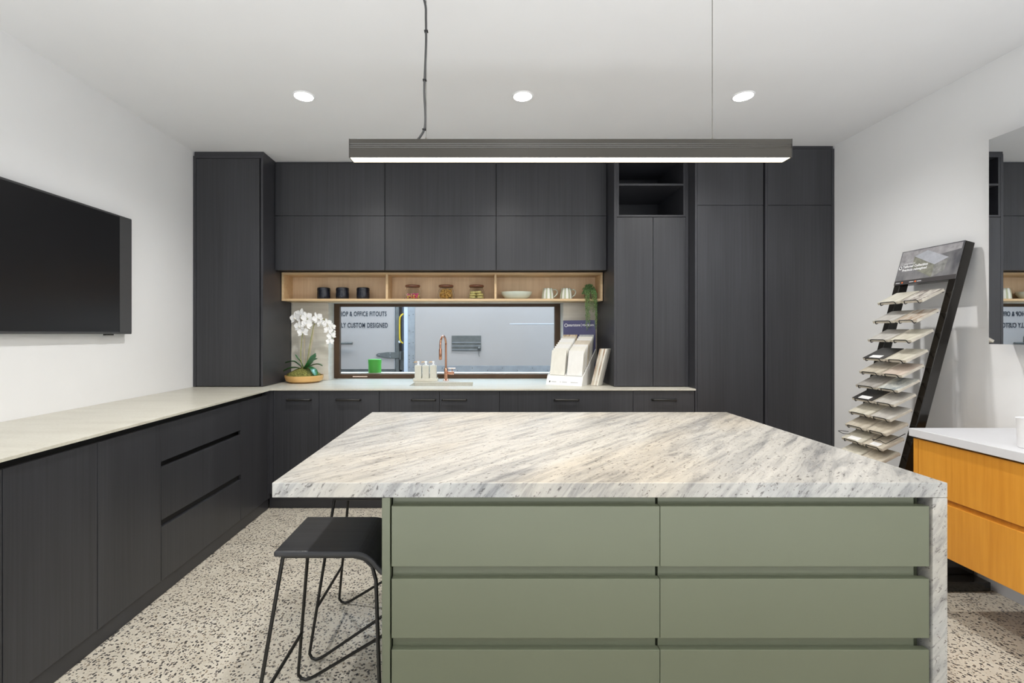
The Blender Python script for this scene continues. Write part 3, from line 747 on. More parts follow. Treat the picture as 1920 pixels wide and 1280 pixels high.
for i, (zf,) in enumerate(tile_rows):
    xf = PF(zf)-0.116
    wm = MB()
    for si, (ya, yb) in enumerate(spans):
        O = Vector((xf, 0, zf)); T4 = frame(O, et, Vector((0, 1, 0)), ew)
        if i == 8 : T4 = frame(O+Vector((0.0, 0, 0)), et, Vector((0, 1, 0)), ew)
        key = colr[i][si]
        side = ('left', 'right')[si]
        tl = empty('tile_sample', T4 @ Vector((0, (ya+yb)/2, 0.003)), desc[key]+' tile sample, '+side+' one on the rack\'s '+names[i]+(' row' if i < 10 else ' row'), 'tile sample', 'tile samples on the leaning rack')
        build('body', MB().box(0, 0.133, ya, yb, 0.003, 0.016).xform(T4), M_tedge, tl, 0.001)
        build('face', MB().box(0.0008, 0.132, ya+0.0008, yb-0.0008, 0.0162, 0.0182).xform(T4), TM[key], tl)
        if key == 'black' or i in (9,):
            build('paper_label', MB().box(0.010, 0.040, ya+0.035, yb-0.035, 0.0183, 0.0187).xform(T4), M_paper, tl)
        y0, y1 = ya+0.020, yb-0.022
        P_ = lambda u, y, w: T4 @ Vector((u, y, w))
        wm.tube([P_(0.13, y1, -0.0005), P_(0.0, y1, -0.0005), P_(-0.004, y1, 0.002), P_(-0.004, y1-0.004, 0.017), P_(-0.004, y1-0.010, 0.0200), P_(-0.004, y0+0.010, 0.0200), P_(-0.004, y0+0.004, 0.017), P_(-0.004, y0, 0.002), P_(0.0, y0, -0.0005), P_(0.13, y0, -0.0005)], 0.0023, 6)
    zb = zf+0.128*sin(TA)
    xb = xf+0.118*cos(TA)
    P_ = lambda u, y, w: frame(Vector((xf, 0, zf)), et, Vector((0, 1, 0)), ew) @ Vector((u, y, w))
    wm.tube([P_(0.131, 2.532, -0.003), P_(0.131, 2.840, -0.003)], 0.0025, 6)
    build('wire_shelf', wm, M_rod, rack)
O = Vector((PF(0.732)-0.116, 0, 0.730)); P_ = lambda u, y, w: frame(O, et, Vector((0, 1, 0)), ew) @ Vector((u, y, w))
wm = MB()
wm.tube([P_(0.13, 2.60, 0), P_(0.0, 2.60, 0), P_(-0.006, 2.59, 0.016), P_(-0.006, 2.538, 0.016), P_(0.0, 2.522, 0), P_(0.12, 2.522, 0)], 0.0019, 6)
build('empty_wire_holder', wm, M_rod, rack)
wm = MB()
wm.tube([P_(0.0, 2.766, 0), P_(-0.015, 2.80, 0.004), P_(-0.015, 2.83, 0.015), P_(0.006, 2.84, 0.004), P_(0.02, 2.80, 0.0)], 0.0019, 6)
build('empty_wire_holder', wm, M_rod, rack)

# ------------------------------------------------------------------ objects on the oak shelf
SZ = 1.6185
def place_copies(proto, locs):
    for loc, lab in locs:
        c = copy_tree(proto); c.location = loc; c['label'] = lab
# canisters
t = empty('canister', (-1.371, 4.05, SZ), 'left one of three black ceramic canisters on the oak shelf', 'canister', 'black canisters on the oak shelf')
build('body', MB().lathe([(0, 0), (0.050, 0), (0.0545, 0.006), (0.0555, 0.04), (0.054, 0.076), (0, 0.076)], (-1.371, 4.05, SZ), 32), M_canister, t, smooth=True)
build('lid', MB().lathe([(0, 0.0765), (0.0555, 0.0765), (0.0560, 0.080), (0.0535, 0.098), (0.048, 0.101), (0, 0.101)], (-1.371, 4.05, SZ), 32), M_canister, t, smooth=True)
place_copies(t, [((-1.210, 4.05, SZ), 'middle one of three black ceramic canisters on the oak shelf'), ((-1.032, 4.05, SZ), 'right one of three black ceramic canisters, nearest the shelf divider')])
# jars
jx = [-0.605, -0.316, -0.054]
jl = ['glass jar with walnut lid holding bright pink and orange sweets', 'glass jar with walnut lid full of golden pasta twists', 'glass jar with walnut lid holding pale yellow biscuits']
J = None
for x, lab in zip(jx, jl):
    if J is None:
        J = empty('storage_jar', (x, 4.06, SZ), lab, 'jar', 'glass jars on the oak shelf')
        build('glass', MB().lathe([(0, 0), (0.064, 0), (0.071, 0.008), (0.071, 0.045), (0.066, 0.075), (0.055, 0.095), (0.052, 0.105), (0.0495, 0.105), (0.0525, 0.094), (0.0635, 0.074), (0.0685, 0.045), (0.0685, 0.010), (0.062, 0.003), (0, 0.003)], (x, 4.06, SZ), 32), M_jar, J, smooth=True)
        build('lid', MB().lathe([(0, 0.1055), (0.060, 0.1055), (0.064, 0.109), (0.064, 0.120), (0.060, 0.1235), (0, 0.1235)], (x, 4.06, SZ), 32), M_wlid, J, smooth=True)
    else:
        c = copy_tree(J); c.location = (x, 4.06, SZ); c['label'] = lab
def multi(name, cols):
    m, nt, b = new_mat(name)
    vo = N(nt, 'ShaderNodeTexVoronoi'); vo.inputs['Scale'].default_value = 55; nt.links.new(coords(nt), vo.inputs['Vector'])
    sep = N(nt, 'ShaderNodeSeparateColor'); nt.links.new(vo.outputs['Color'], sep.inputs[0])
    nt.links.new(ramp(nt, sep.outputs[0], [(i/len(cols), c) for i, c in enumerate(cols)], 'CONSTANT'), b.inputs['Base Color']); b.inputs['Roughness'].default_value = 0.4
    return m
M_sweet = multi('bright_sweets', [(0.90, 0.15, 0.40), (0.95, 0.42, 0.08), (0.90, 0.62, 0.55), (0.90, 0.12, 0.25), (0.95, 0.72, 0.2)])
rr = random.Random(3)
mb = MB()
for k in range(110):
    a_ = rr.random()*2*pi; r_ = 0.056*math.sqrt(rr.random()); z = 0.011+0.036*rr.random()
    mb.ball((jx[0]+r_*cos(a_), 4.06+r_*sin(a_), SZ+z), 0.0085, 8, 6, (1, 1, 0.8))
tag(build('sweets', mb, M_sweet, smooth=True), 'pink and orange sweets filling the bottom of the left glass jar', 'sweets', kind='stuff')
M_pasta = plain('golden_pasta', (0.90, 0.52, 0.14), 0.5, var=0.25, scale=60)
mb = MB()
for k in range(190):
    a_ = rr.random()*2*pi; r_ = 0.058*math.sqrt(rr.random()); z = 0.008+0.078*rr.random()
    if z > 0.06: r_ *= 0.85
    c = Vector((jx[1]+r_*cos(a_), 4.06+r_*sin(a_), SZ+z)); dd = Vector((rr.uniform(-1, 1), rr.uniform(-1, 1), rr.uniform(-.5, .5))).normalized()
    if r_ > 0.045: dd = (dd-(c-Vector((jx[1], 4.06, c.z))).normalized()*dd.dot((c-Vector((jx[1], 4.06, c.z))).normalized())).normalized()
    mb.tube([c-dd*0.009, c+dd*0.009], 0.0032, 5)
tag(build('pasta', mb, M_pasta), 'golden pasta pieces filling the middle glass jar', 'pasta', kind='stuff')
M_bisc = plain('lemon_biscuit', (0.78, 0.70, 0.28), 0.6, var=0.15, scale=40)
k = 0
bn = [('bottom layer, left', -0.033, -0.012, 0.008), ('bottom layer, right', 0.033, -0.012, 0.008), ('bottom layer, rear', 0.0, 0.034, 0.008), ('middle layer, left', -0.031, -0.010, 0.031), ('middle layer, right', 0.031, -0.012, 0.031), ('middle layer, rear', 0.0, 0.034, 0.031), ('top of the pile, left', -0.028, 0.0, 0.052), ('top of the pile, right', 0.015, -0.014, 0.0535)]
for nm, dx, dy, z in bn:
    tag(build('biscuit', MB().lathe([(0, z), (0.025, z), (0.029, z+0.005), (0.029, z+0.012), (0.025, z+0.018), (0, z+0.019)], (jx[2]+dx, 4.06+dy, SZ), 20), M_bisc, smooth=True), 'round pale yellow biscuit in the right glass jar, '+nm, 'biscuit', 'yellow biscuits in the glass jar')
# bowl
tag(build('bowl', MB().lathe([(0, 0), (0.075, 0), (0.105, 0.012), (0.130, 0.045), (0.134, 0.064), (0.131, 0.065), (0.125, 0.047), (0.100, 0.018), (0, 0.009)], (0.292, 4.055, SZ), 48, sy=0.62), M_celadon, smooth=True), 'wide shallow pale green grey bowl on the oak shelf', 'bowl')
# mugs: pale with green vertical stripes
m, nt, b = new_mat('striped_glaze'); M_mug = m
tcn = N(nt, 'ShaderNodeTexCoord'); sp_ = N(nt, 'ShaderNodeSeparateXYZ'); nt.links.new(tcn.outputs['Object'], sp_.inputs[0])
at = N(nt, 'ShaderNodeMath', operation='ARCTAN2'); nt.links.new(sp_.outputs[1], at.inputs[0]); nt.links.new(sp_.outputs[0], at.inputs[1])
mu = N(nt, 'ShaderNodeMath', operation='MULTIPLY'); mu.inputs[1].default_value = 9; nt.links.new(at.outputs[0], mu.inputs[0])
sn = N(nt, 'ShaderNodeMath', operation='SINE'); nt.links.new(mu.outputs[0], sn.inputs[0])
nt.links.new(ramp(nt, sn.outputs[0], [(0.0, (0.78, 0.80, 0.75)), (0.45, (0.44, 0.48, 0.33))]), b.inputs['Base Color']); b.inputs['Roughness'].default_value = 0.2
t = empty('mug', (0.562, 4.05, SZ), 'striped pale green mug beside the bowl', 'mug', 'striped mugs on the oak shelf')
build('body', MB().lathe([(0, 0), (0.050, 0), (0.053, 0.004), (0.050, 0.045), (0.041, 0.094), (0.039, 0.095), (0.047, 0.045), (0.049, 0.008), (0, 0.006)], (0.562, 4.05, SZ), 36), M_mug, t, smooth=True)
build('handle', MB().tube([(0.562+0.041, 4.05, SZ+0.080), (0.562+0.062, 4.05, SZ+0.086), (0.562+0.078, 4.05, SZ+0.076), (0.562+0.083, 4.05, SZ+0.058), (0.562+0.074, 4.05, SZ+0.038), (0.562+0.049, 4.05, SZ+0.018)], 0.0048, 10), M_celadon, t, smooth=True)
place_copies(t, [((0.720, 4.05, SZ), 'striped pale green mug beside the trailing plant')])
# trailing plant
px_, py_ = 0.915, 4.035
t = empty('trailing_plant', (px_, py_, SZ), 'trailing string plant hanging over the right end of the oak shelf', 'plant')
build('pot', MB().lathe([(0, 0), (0.036, 0), (0.044, 0.06), (0.041, 0.061), (0.038, 0.05), (0, 0.05)], (px_, py_, SZ), 24), plain('brown_pot', (0.16, 0.12, 0.08), 0.6), t, smooth=True)
rr = random.Random(5)
fo = MB(); sm = MB()
def leafball(c, s_):
    d1 = Vector((rr.uniform(-1, 1), rr.uniform(-1, 1), rr.uniform(-1, 1))).normalized(); d2 = d1.orthogonal().normalized()
    n_ = d1.cross(d2)
    p = [c-d1*s_, c+d2*s_*0.45+n_*s_*.2, c+d1*s_, c-d2*s_*0.45+n_*s_*.2]
    p2 = [q-n_*s_*0.35 for q in p]
    A = [fo.bm.verts.new(q) for q in p]; B = [fo.bm.verts.new(q) for q in p2]
    fo.bm.faces.new(A); fo.bm.faces.new(B[::-1])
    for i in range(4): fo.bm.faces.new((A[i], B[i], B[(i+1) % 4], A[(i+1) % 4]))
for k in range(420):
    a_ = rr.random()*2*pi; ph = rr.random()*pi*0.55; r_ = rr.uniform(0.6, 1)
    leafball(Vector((px_+0.060*sin(ph)*cos(a_)*r_, py_+0.045*sin(ph)*sin(a_)*r_, SZ+0.055+0.075*cos(ph)*r_)), 0.0078)
# strands that spill over the front edge (y < 3.96) and hang
strands = [s_ for s_ in [(-0.046, -0.245), (-0.038, -0.27), (-0.030, -0.20), (-0.022, -0.24), (-0.012, -0.255), (-0.003, -0.19), (0.004, -0.225), (0.013, -0.12), (0.020, -0.10), (0.030, -0.24), (0.037, -0.26), (0.043, -0.20), (-0.05, -0.10), (0.0, -0.09), (0.025, -0.07), (-0.02, -0.1), (-0.034, -0.17), (0.034, -0.16)] if not (-0.015 < s_[0] < 0.018 and s_[1] < -0.15)]
for dx, dz in strands:
    yf = 3.946+rr.uniform(-0.010, 0.004)
    P_ = [Vector((px_+dx*0.8, py_-0.02, SZ+0.065)), Vector((px_+dx*0.9, (py_+yf)/2-0.01, SZ+0.070)), Vector((px_+dx, yf-0.003, SZ+0.035)), Vector((px_+dx, yf-0.004, SZ))]
    z = SZ; n_ = int((SZ-(SZ+dz))/0.03)+1
    for i in range(1, n_+1): P_.append(Vector((px_+dx+rr.uniform(-.004, .004), yf-0.004+rr.uniform(-.003, .003), SZ+dz*i/n_)))
    sm.tube(P_, 0.0009, 4)
    for A_, B_ in zip(P_, P_[1:]):
        k_ = max(2, int((B_-A_).length/0.0062))
        for j in range(k_):
            c = A_.lerp(B_, (j+rr.random())/k_)
            leafball(c+Vector((rr.uniform(-.006, .006), -abs(rr.uniform(0, .006)), 0)), 0.0062)
build('foliage', fo, M_vine, t); build('stems', sm, M_stem, t)

# ------------------------------------------------------------------ orchid in the left corner
ox, oy, oz = -1.520, 4.000, 0.9105
t = empty('orchid', (ox, oy, oz), 'white orchid in a shallow timber dish on the corner of the worktop', 'plant')
build('dish', MB().lathe([(0, 0), (0.118, 0), (0.145, 0.015), (0.156, 0.045), (0.157, 0.060), (0.150, 0.060), (0.146, 0.045), (0.12, 0.02), (0, 0.014)], (ox, oy, oz), 48), M_bamboo, t, smooth=True)
mo = MB(); mo.lathe([(0, 0.122), (0.03, 0.120), (0.07, 0.108), (0.105, 0.085), (0.128, 0.062), (0.143, 0.050), (0.10, 0.03), (0, 0.03)], (ox-0.005, oy, oz), 48)
rr = random.Random(11)
for k in range(260):
    a_ = rr.random()*2*pi; r_ = 0.125*math.sqrt(rr.random()); zz_ = 0.122-0.055*(r_/0.128)**1.6
    mo.ball((ox-0.005+r_*cos(a_), oy+r_*sin(a_), oz+zz_-0.003), rr.uniform(0.006, 0.011), 6, 5)
build('moss', mo, M_moss, t)
def leaf(pts, w, parent, mat):
    mb = MB(); n_ = len(pts); prev = None; P = [Vector(p) for p in pts]
    # resample
    R_ = []
    for i in range(n_-1):
        for k in range(5):
            u = k/5; p0, p1, p2, p3 = P[max(0, i-1)], P[i], P[i+1], P[min(n_-1, i+2)]
            R_.append(0.5*((2*p1)+(p2-p0)*u+(2*p0-5*p1+4*p2-p3)*u*u+(3*p1-p0-3*p2+p3)*u**3))
    R_.append(P[-1]); m_ = len(R_)
    rows = []
    for i, p in enumerate(R_):
        tn = (R_[min(m_-1, i+1)]-R_[max(0, i-1)]).normalized()
        sd = tn.cross(Vector((0, 0, 1)));
        if sd.length < 1e-3: sd = Vector((1, 0, 0))
        sd.normalize(); up = sd.cross(tn)
        s_ = i/(m_-1); ww = w*(0.35+0.65*sin(min(1, s_*1.35)*pi/2))*math.sqrt(max(0.0, 1-max(0, (s_-0.55)/0.45)**2.4))+0.0012
        rows.append([mb.bm.verts.new(q) for q in (p-sd*ww+up*0.25*ww, p, p+sd*ww+up*0.25*ww, p-up*0.003)])
    for A, B in zip(rows, rows[1:]):
        for k in range(4): mb.bm.faces.new((A[k], A[(k+1) % 4], B[(k+1) % 4], B[k]))
    mb.bm.faces.new(rows[0]); mb.bm.faces.new(rows[-1][::-1])
    return build('leaf', mb, mat, parent, smooth=True)
B_ = lambda x, y, z: (ox+x, oy+y, oz+z)
c0 = (0.0, 0.0, 0.105)
for pts, w in (([(0, 0, .105), (0.055, -0.02, .155), (0.098, -0.03, .215), (0.108, -0.03, .248)], 0.050),
               ([(0, 0, .105), (0.035, 0.02, .16), (0.07, 0.03, .185), (0.10, 0.03, .20)], 0.036),
               ([(0, 0, .105), (-0.05, -0.01, .155), (-0.09, -0.02, .178), (-0.155, -0.02, .165)], 0.027),
               ([(0, 0, .105), (-0.03, 0.0, .17), (-0.06, 0.0, .205), (-0.078, 0.0, .235)], 0.013),
               ([(0, -0.01, .105), (-0.05, -0.04, .125), (-0.10, -0.06, .122), (-0.150, -0.07, .098)], 0.030),
               ([(0, -0.01, .105), (0.05, -0.05, .128), (0.10, -0.07, .105), (0.122, -0.08, .062)], 0.036),
               ([(0, 0.01, .105), (0.05, 0.03, .14), (0.10, 0.04, .15), (0.14, 0.045, .135)], 0.024)):
    leaf([B_(*p) for p in pts], w, t, M_leaf)
def spl(P, n=6):
    P = [Vector(p) for p in P]; R_ = []
    for i in range(len(P)-1):
        for k in range(n):
            u = k/n; p0, p1, p2, p3 = P[max(0, i-1)], P[i], P[i+1], P[min(len(P)-1, i+2)]
            R_.append(0.5*((2*p1)+(p2-p0)*u+(2*p0-5*p1+4*p2-p3)*u*u+(3*p1-p0-3*p2+p3)*u**3))
    return R_+[P[-1]]
s1p = spl([B_(-0.01, 0, .10), B_(-0.030, 0, .20), B_(-0.025, 0, .33), B_(-0.008, 0, .45), B_(0.03, -0.01, .535), B_(0.085, -0.01, .530), B_(0.14, -0.01, .50)])
s2p = spl([B_(0.015, 0, .10), B_(0.035, 0, .24), B_(0.06, 0, .38), B_(0.085, -0.01, .48), B_(0.13, -0.02, .545), B_(0.19, -0.02, .52), B_(0.235, -0.02, .45), B_(0.25, -0.02, .37)])
build('stem', MB().tube(s1p, 0.0032, 8), M_stem, t, smooth=True)
build('stem', MB().tube(s2p, 0.0032, 8), M_stem, t, smooth=True)
build('stake', MB().tube([B_(-0.004, 0.008, .08), B_(0.0, 0.008, .46)], 0.0026, 8), M_stake, t, smooth=True, label='pale thin support stake')
build('stake', MB().tube([B_(0.02, 0.008, .08), B_(0.078, 0.008, .44)], 0.0026, 8), M_stake, t, smooth=True, label='pale thin support stake')
def flower(c, s_, yaw, pitch, roll):
    mb = MB()
    def petal(ang, L, Wd, cup=0.15):
        ca, sa = cos(ang), sin(ang); n_ = 8; rows = []
        for i in range(n_+1):
            u = i/n_; w_ = Wd*sin(pi*min(1, 0.12+u*0.88))**0.7 if u < 1 else 0.001
            w_ = max(w_*math.sqrt(max(0.0, 1-(2*u-1.05)**4)) if u > .5 else Wd*(0.25+1.5*u), 0.001)
            w_ = min(w_, Wd)
            if u == 1: w_ = Wd*0.25
            rad = 0.12*L+L*u
            row = []
            for k in (-1, -0.5, 0, 0.5, 1):
                x, y = rad, k*w_
                z = cup*L*(u*u)*0.6+abs(k)*w_*0.25
                row.append((x*ca-y*sa, x*sa+y*ca, z))
            rows.append(row)
        V0 = [[mb.bm.verts.new(p) for p in r] for r in rows]; V1 = [[mb.bm.verts.new((p[0], p[1], p[2]-0.02)) for p in r] for r in rows]
        for i in range(n_):
            for k in range(4):
                mb.bm.faces.new((V0[i][k], V0[i+1][k], V0[i+1][k+1], V0[i][k+1])); mb.bm.faces.new((V1[i][k], V1[i][k+1], V1[i+1][k+1], V1[i+1][k]))
            mb.bm.faces.new((V0[i][0], V1[i][0], V1[i+1][0], V0[i+1][0])); mb.bm.faces.new((V0[i][4], V0[i+1][4], V1[i+1][4], V1[i][4]))
        for k in range(4):
            mb.bm.faces.new((V0[0][k], V0[0][k+1], V1[0][k+1], V1[0][k])); mb.bm.faces.new((V0[-1][k], V1[-1][k], V1[-1][k+1], V0[-1][k+1]))
    for a_ in (90, 215, 325): petal(radians(a_), 0.85, 0.26)
    for a_ in (15, 165): petal(radians(a_), 0.85, 0.48, 0.25)
    # lip, built into the same bloom mesh as a small cupped tongue
    mb.ball((0, -0.10, 0.18), 0.16, 8, 6, (0.8, 1.2, 1))
    M = Matrix.Translation(c) @ Matrix.Rotation(yaw, 4, 'Z') @ Matrix.Rotation(pi/2+pitch, 4, 'X') @ Matrix.Rotation(roll, 4, 'Z') @ Matrix.Diagonal((s_, s_, s_, 1))
    mb.xform(M)
    fl = build('flower', mb, M_petal, t, smooth=True)
    lm = MB(); lm.ball((0, -0.12, 0.36), 0.07, 6, 5); lm.xform(M); build('flower_centre', lm, MATS['lemon_biscuit'], fl)
F = [(-0.062, -0.03, .545, .046, -.3, .1, .2), (-0.022, -0.01, .575, .046, .1, -.2, -.2), (0.032, -0.03, .550, .042, .4, .1, .4), (-0.018, -0.05, .475, .044, -.2, .1, .1), (0.038, -0.05, .490, .040, .3, .1, -.3), (0.008, -0.05, .425, .042, 0, .2, .1), (0.078, -0.03, .520, .038, .5, -.2, .3),
     (0.128, -0.04, .545, .040, .2, .0, .5), (0.158, -0.04, .500, .036, -.3, .2, .1), (0.205, -0.04, .500, .036, .5, .0, .2), (0.222, -0.05, .440, .034, .2, .2, -.2), (0.243, -0.04, .395, .034, .4, .2, .3), (0.250, -0.04, .470, .028, .8, .1, .0), (0.236, -0.05, .345, .030, .1, .3, .0)]
for x, y, z, s_, ya, pi_, ro in F: flower(Vector(B_(x, y, z)), s_*1.22, ya, -pi_, ro)
for x, z in ((0.10, .582), (0.265, .43)):
    build('bud', MB().ball(B_(x, -0.02, z), 0.010, 10, 8, (0.8, 0.8, 1.3)), M_petal, t, smooth=True)

# ------------------------------------------------------------------ tap, soap set, sponge
fx, fy = -0.325, 4.15
t = empty('kitchen_tap', (fx, fy, 0.9105), 'rose copper gooseneck tap behind the sink', 'tap')
build('base', MB().lathe([(0, 0), (0.026, 0), (0.026, 0.005), (0.016, 0.010), (0.0145, 0.05), (0.0165, 0.055), (0.0165, 0.10), (0.012, 0.108), (0, 0.108)], (fx, fy, 0.9105), 28), M_copper, t, smooth=True)
hx, hy = fx-0.035, fy-0.15
sp_pts = [(fx, fy, 1.015), (fx, fy, 1.12), (fx, fy, 1.225)]
for i in range(1, 13):
    a_ = pi*i/12; k_ = (1-cos(a_))/2
    sp_pts.append((fx+(hx-fx)*k_, fy+(hy-fy)*k_, 1.225+0.078*sin(a_)))
sp_pts.append((hx, hy, 1.19))
build('spout', MB().tube(sp_pts, 0.0095, 14), M_copper, t, smooth=True)
build('spray_head', MB().lathe([(0, 0), (0.011, 0), (0.0135, 0.004), (0.0135, 0.085), (0.011, 0.095), (0, 0.095)], (hx, hy, 1.100), 20), M_copper, t, smooth=True)
k = build('mixer_valve', MB().lathe([(0.010, 0.012), (0.0125, 0.018), (0.015, 0.022), (0.015, 0.070), (0.010, 0.073), (0, 0.073)], (fx, fy, 0.975), 20, axis='X'), M_copper, t, smooth=True)
build('lever', MB().tube([(fx+0.055, fy, 0.985), (fx+0.055, fy, 1.012)], 0.0035, 8).tube([(fx+0.022, fy-0.004, 1.016), (fx+0.085, fy-0.012, 1.016)], 0.0035, 8), M_copper, k, smooth=True)
t = empty('soap_tray', (-0.497, 4.115, 0.9105), 'cream tray holding three soap bottles behind the sink', 'tray')
build('tray', MB().box(-0.605, -0.393, 4.075, 4.155, 0.9107, 0.918).box(-0.605, -0.393, 4.075, 4.079, 0.918, 0.935).box(-0.605, -0.393, 4.151, 4.155, 0.918, 0.935).box(-0.605, -0.601, 4.079, 4.151, 0.918, 0.935).box(-0.397, -0.393, 4.079, 4.151, 0.918, 0.935), M_cream, t, 0.001)
bt = empty('soap_bottle', (-0.564, 4.115, 0.9183), 'left cream soap bottle, its pump nozzle turned left', 'soap bottle', 'cream soap bottles on the tray')
build('body', MB().box(-0.593, -0.535, 4.088, 4.143, 0.9185, 1.046), M_cream, bt, 0.004)
build('pump', MB().lathe([(0.012, 1.0462), (0.012, 1.058), (0.006, 1.059), (0.006, 1.068), (0, 1.068)], (-0.564, 4.115, 0), 14).box(-0.573, -0.555, 4.106, 4.124, 1.068, 1.082), M_inkw, bt, 0.0015)
build('nozzle', MB().tube([(-0.564, 4.115, 1.076), (-0.596, 4.108, 1.076), (-0.600, 4.107, 1.068)], 0.004, 8), M_bamboo, bt, smooth=True)
for dx, lab, ang in ((0.066, 'middle cream soap bottle on the tray', -0.9), (0.132, 'right cream soap bottle, nearest the copper tap', 1.7)):
    c = copy_tree(bt); c.location = (-0.564+dx, 4.115, 0.9183); c['label'] = lab
sg = MB().ball((-0.535, 3.745, 0.7285), 0.035, 16, 10, (1.1, 0.7, 0.52))
tag(build('sponge', sg, M_inkw, smooth=True), 'small rounded white sponge in the left end of the sink', 'sponge')

# ------------------------------------------------------------------ white sample stand on the back worktop
yaw = radians(-30)
eu = Vector((cos(yaw), sin(yaw), 0)); ev = Vector((-sin(yaw), cos(yaw), 0)); ez = Vector((0, 0, 1))
SO = Vector((0.512, 3.81, 0.9105)); SM = frame(SO, eu, ev, ez)
t = stand = empty('sample_stand', SM @ Vector((0.15, 0.2, 0)), 'white card counter stand of stone sample chips with navy header', 'display stand')
st_ = MB()
st_.prism([(0, 0), (0.036, 0.066), (0.040, 0.066), (0.350, 0.215), (0.350, 0.0)], 'X', 0.004, 0.296)
build('tray', st_.xform(SM), M_card, t)
for u0, u1 in ((0.0, 0.0038), (0.2962, 0.300)):
    build('side_wall', MB().prism([(0, 0), (0.036, 0.070), (0.385, 0.285), (0.385, 0.24), (0.26, 0.0)], 'X', u0, u1).xform(SM), M_card, t)
hd = build('header', MB().box(0.006, 0.294, 0.386, 0.392, 0.10, 0.528).xform(SM), M_navy, t)
TMt = lambda u, w: SM @ frame((u, 0.3855, w), Vector((1, 0, 0)), Vector((0, 0, 1)), Vector((0, -1, 0)))
text('smartstone', 0.033, TMt(0.050, 0.476), M_inkw, hd, ext=0.0004, bold=0.0004, fit=(0.112, 0.020))
build('divider_line', MB().box(0.1705, 0.172, 0.3850, 0.3858, 0.470, 0.502).xform(SM), M_inkw, hd)
text('PORCELAIN', 0.027, TMt(0.181, 0.477), M_inkw, hd, ext=0.0004, bold=0.0004, fit=(0.100, 0.017))
lr = MB().tube([(0.033+0.013*cos(a_), 0.3853, 0.486+0.013*sin(a_)) for a_ in [2*pi*i/20 for i in range(20)]], 0.0022, 6, closed=True)
build('logo_ring', lr.xform(SM), M_inkw, hd)
nrm = Vector((-0.066, 0.036)).normalized()   # lip outward normal in (v,w)
for u0, u1 in ((0.045, 0.085), (0.115, 0.125), (0.135, 0.175), (0.205, 0.265)):
    sl_ = []
    for f0 in (0.35, 0.42): sl_.append((0.036*f0-0.0010, 0.066*f0+0.0005))
    lp = MB(); A_, B2 = sl_
    lp.prism([A_, B2, (B2[0]+0.001, B2[1]-0.0005), (A_[0]+0.001, A_[1]-0.0005)], 'X', u0, u1)
    build('small_print', lp.xform(SM), plain('grey_print', (0.35, 0.35, 0.35), 0.5) if 'grey_print' not in MATS else MATS['grey_print'], t)
build('logo_dot', MB().prism([(0.036*0.30-0.001, 0.066*0.30), (0.036*0.48-0.001, 0.066*0.48), (0.036*0.48, 0.066*0.48), (0.036*0.30, 0.066*0.30)], 'X', 0.024, 0.034).xform(SM), M_ink, t)
CM = {'w': tilemat('chip_white', (0.72, 0.71, 0.68), (0.77, 0.76, 0.73)), 'c': tilemat('chip_cream', (0.70, 0.68, 0.61), (0.76, 0.74, 0.67)), 'b': tilemat('chip_beige', (0.52, 0.46, 0.36), (0.62, 0.56, 0.46)), 'g': tilemat('chip_grey', (0.30, 0.31, 0.31), (0.40, 0.41, 0.41)), 't': tilemat('chip_travertine', (0.30, 0.21, 0.12), (0.60, 0.48, 0.33), (20, 20, 20))}
cn = {'w': 'white', 'c': 'cream', 'b': 'beige', 'g': 'grey', 't': 'brown marked travertine'}
ordn = ['frontmost', 'second', 'third', 'fourth', 'fifth', 'sixth', 'seventh', 'eighth', 'rearmost']
cols_ = (('c', 'c', 'w', 'w', 'c', 'w', 'w', 'b', 't'), ('w', 'c', 'c', 'w', 'b', 'b', 'w', 'c', 'g'))
la = radians(14)
for side in (0, 1):
    u0 = 0.014 if side == 0 else 0.160
    for k, ck in enumerate(cols_[side]):
        v0 = 0.052+0.0335*k; w0 = 0.066+(v0-0.040)*0.149/0.310+0.001+0.004
        LM = SM @ frame((0, v0, w0), Vector((1, 0, 0)), Vector((0, cos(la), -sin(la))), Vector((0, sin(la), cos(la))))
        lab = '%s sample chip, %s in the %s column of the white stand' % (cn[ck], ordn[k] if k in (0, 8) else ordn[k]+' from the front', ('left', 'right')[side])
        tag(build('sample_chip', MB().box(u0, u0+0.126, 0, 0.0085, 0, 0.205).xform(LM), CM[ck], None, 0.0008), lab, 'sample chip', 'sample chips in the white stand')

# bundle of tiles leaning on the niche cabinet side
lean = math.atan2(0.075, 0.292)
yw = radians(-38)
for k in range(5):
    # local: x thickness (towards the cabinet), y depth, z up
    mb = MB().box(0.0125*k, 0.0125*k+0.0115, 0, 0.085, 0, 0.300)
    Mx = Matrix.Translation((0.862, 3.742, 0.9112+(0.0125*k+0.0115)*sin(lean))) @ Matrix.Rotation(yw, 4, 'Z') @ Matrix.Rotation(lean, 4, 'Y')
    mb.xform(Mx)
    ttl = ['outermost', 'second', 'middle', 'fourth', 'innermost'][k]
    tag(build('stone_plank', mb, (TM['brown'], CM['b'], CM['c'], TM['brown'], CM['c'])[k], None, 0.0008), 'cream and tan stone plank leaning on the niche cabinet, %s of the bundle' % ttl, 'stone sample', 'stone planks leaning beside the white stand')

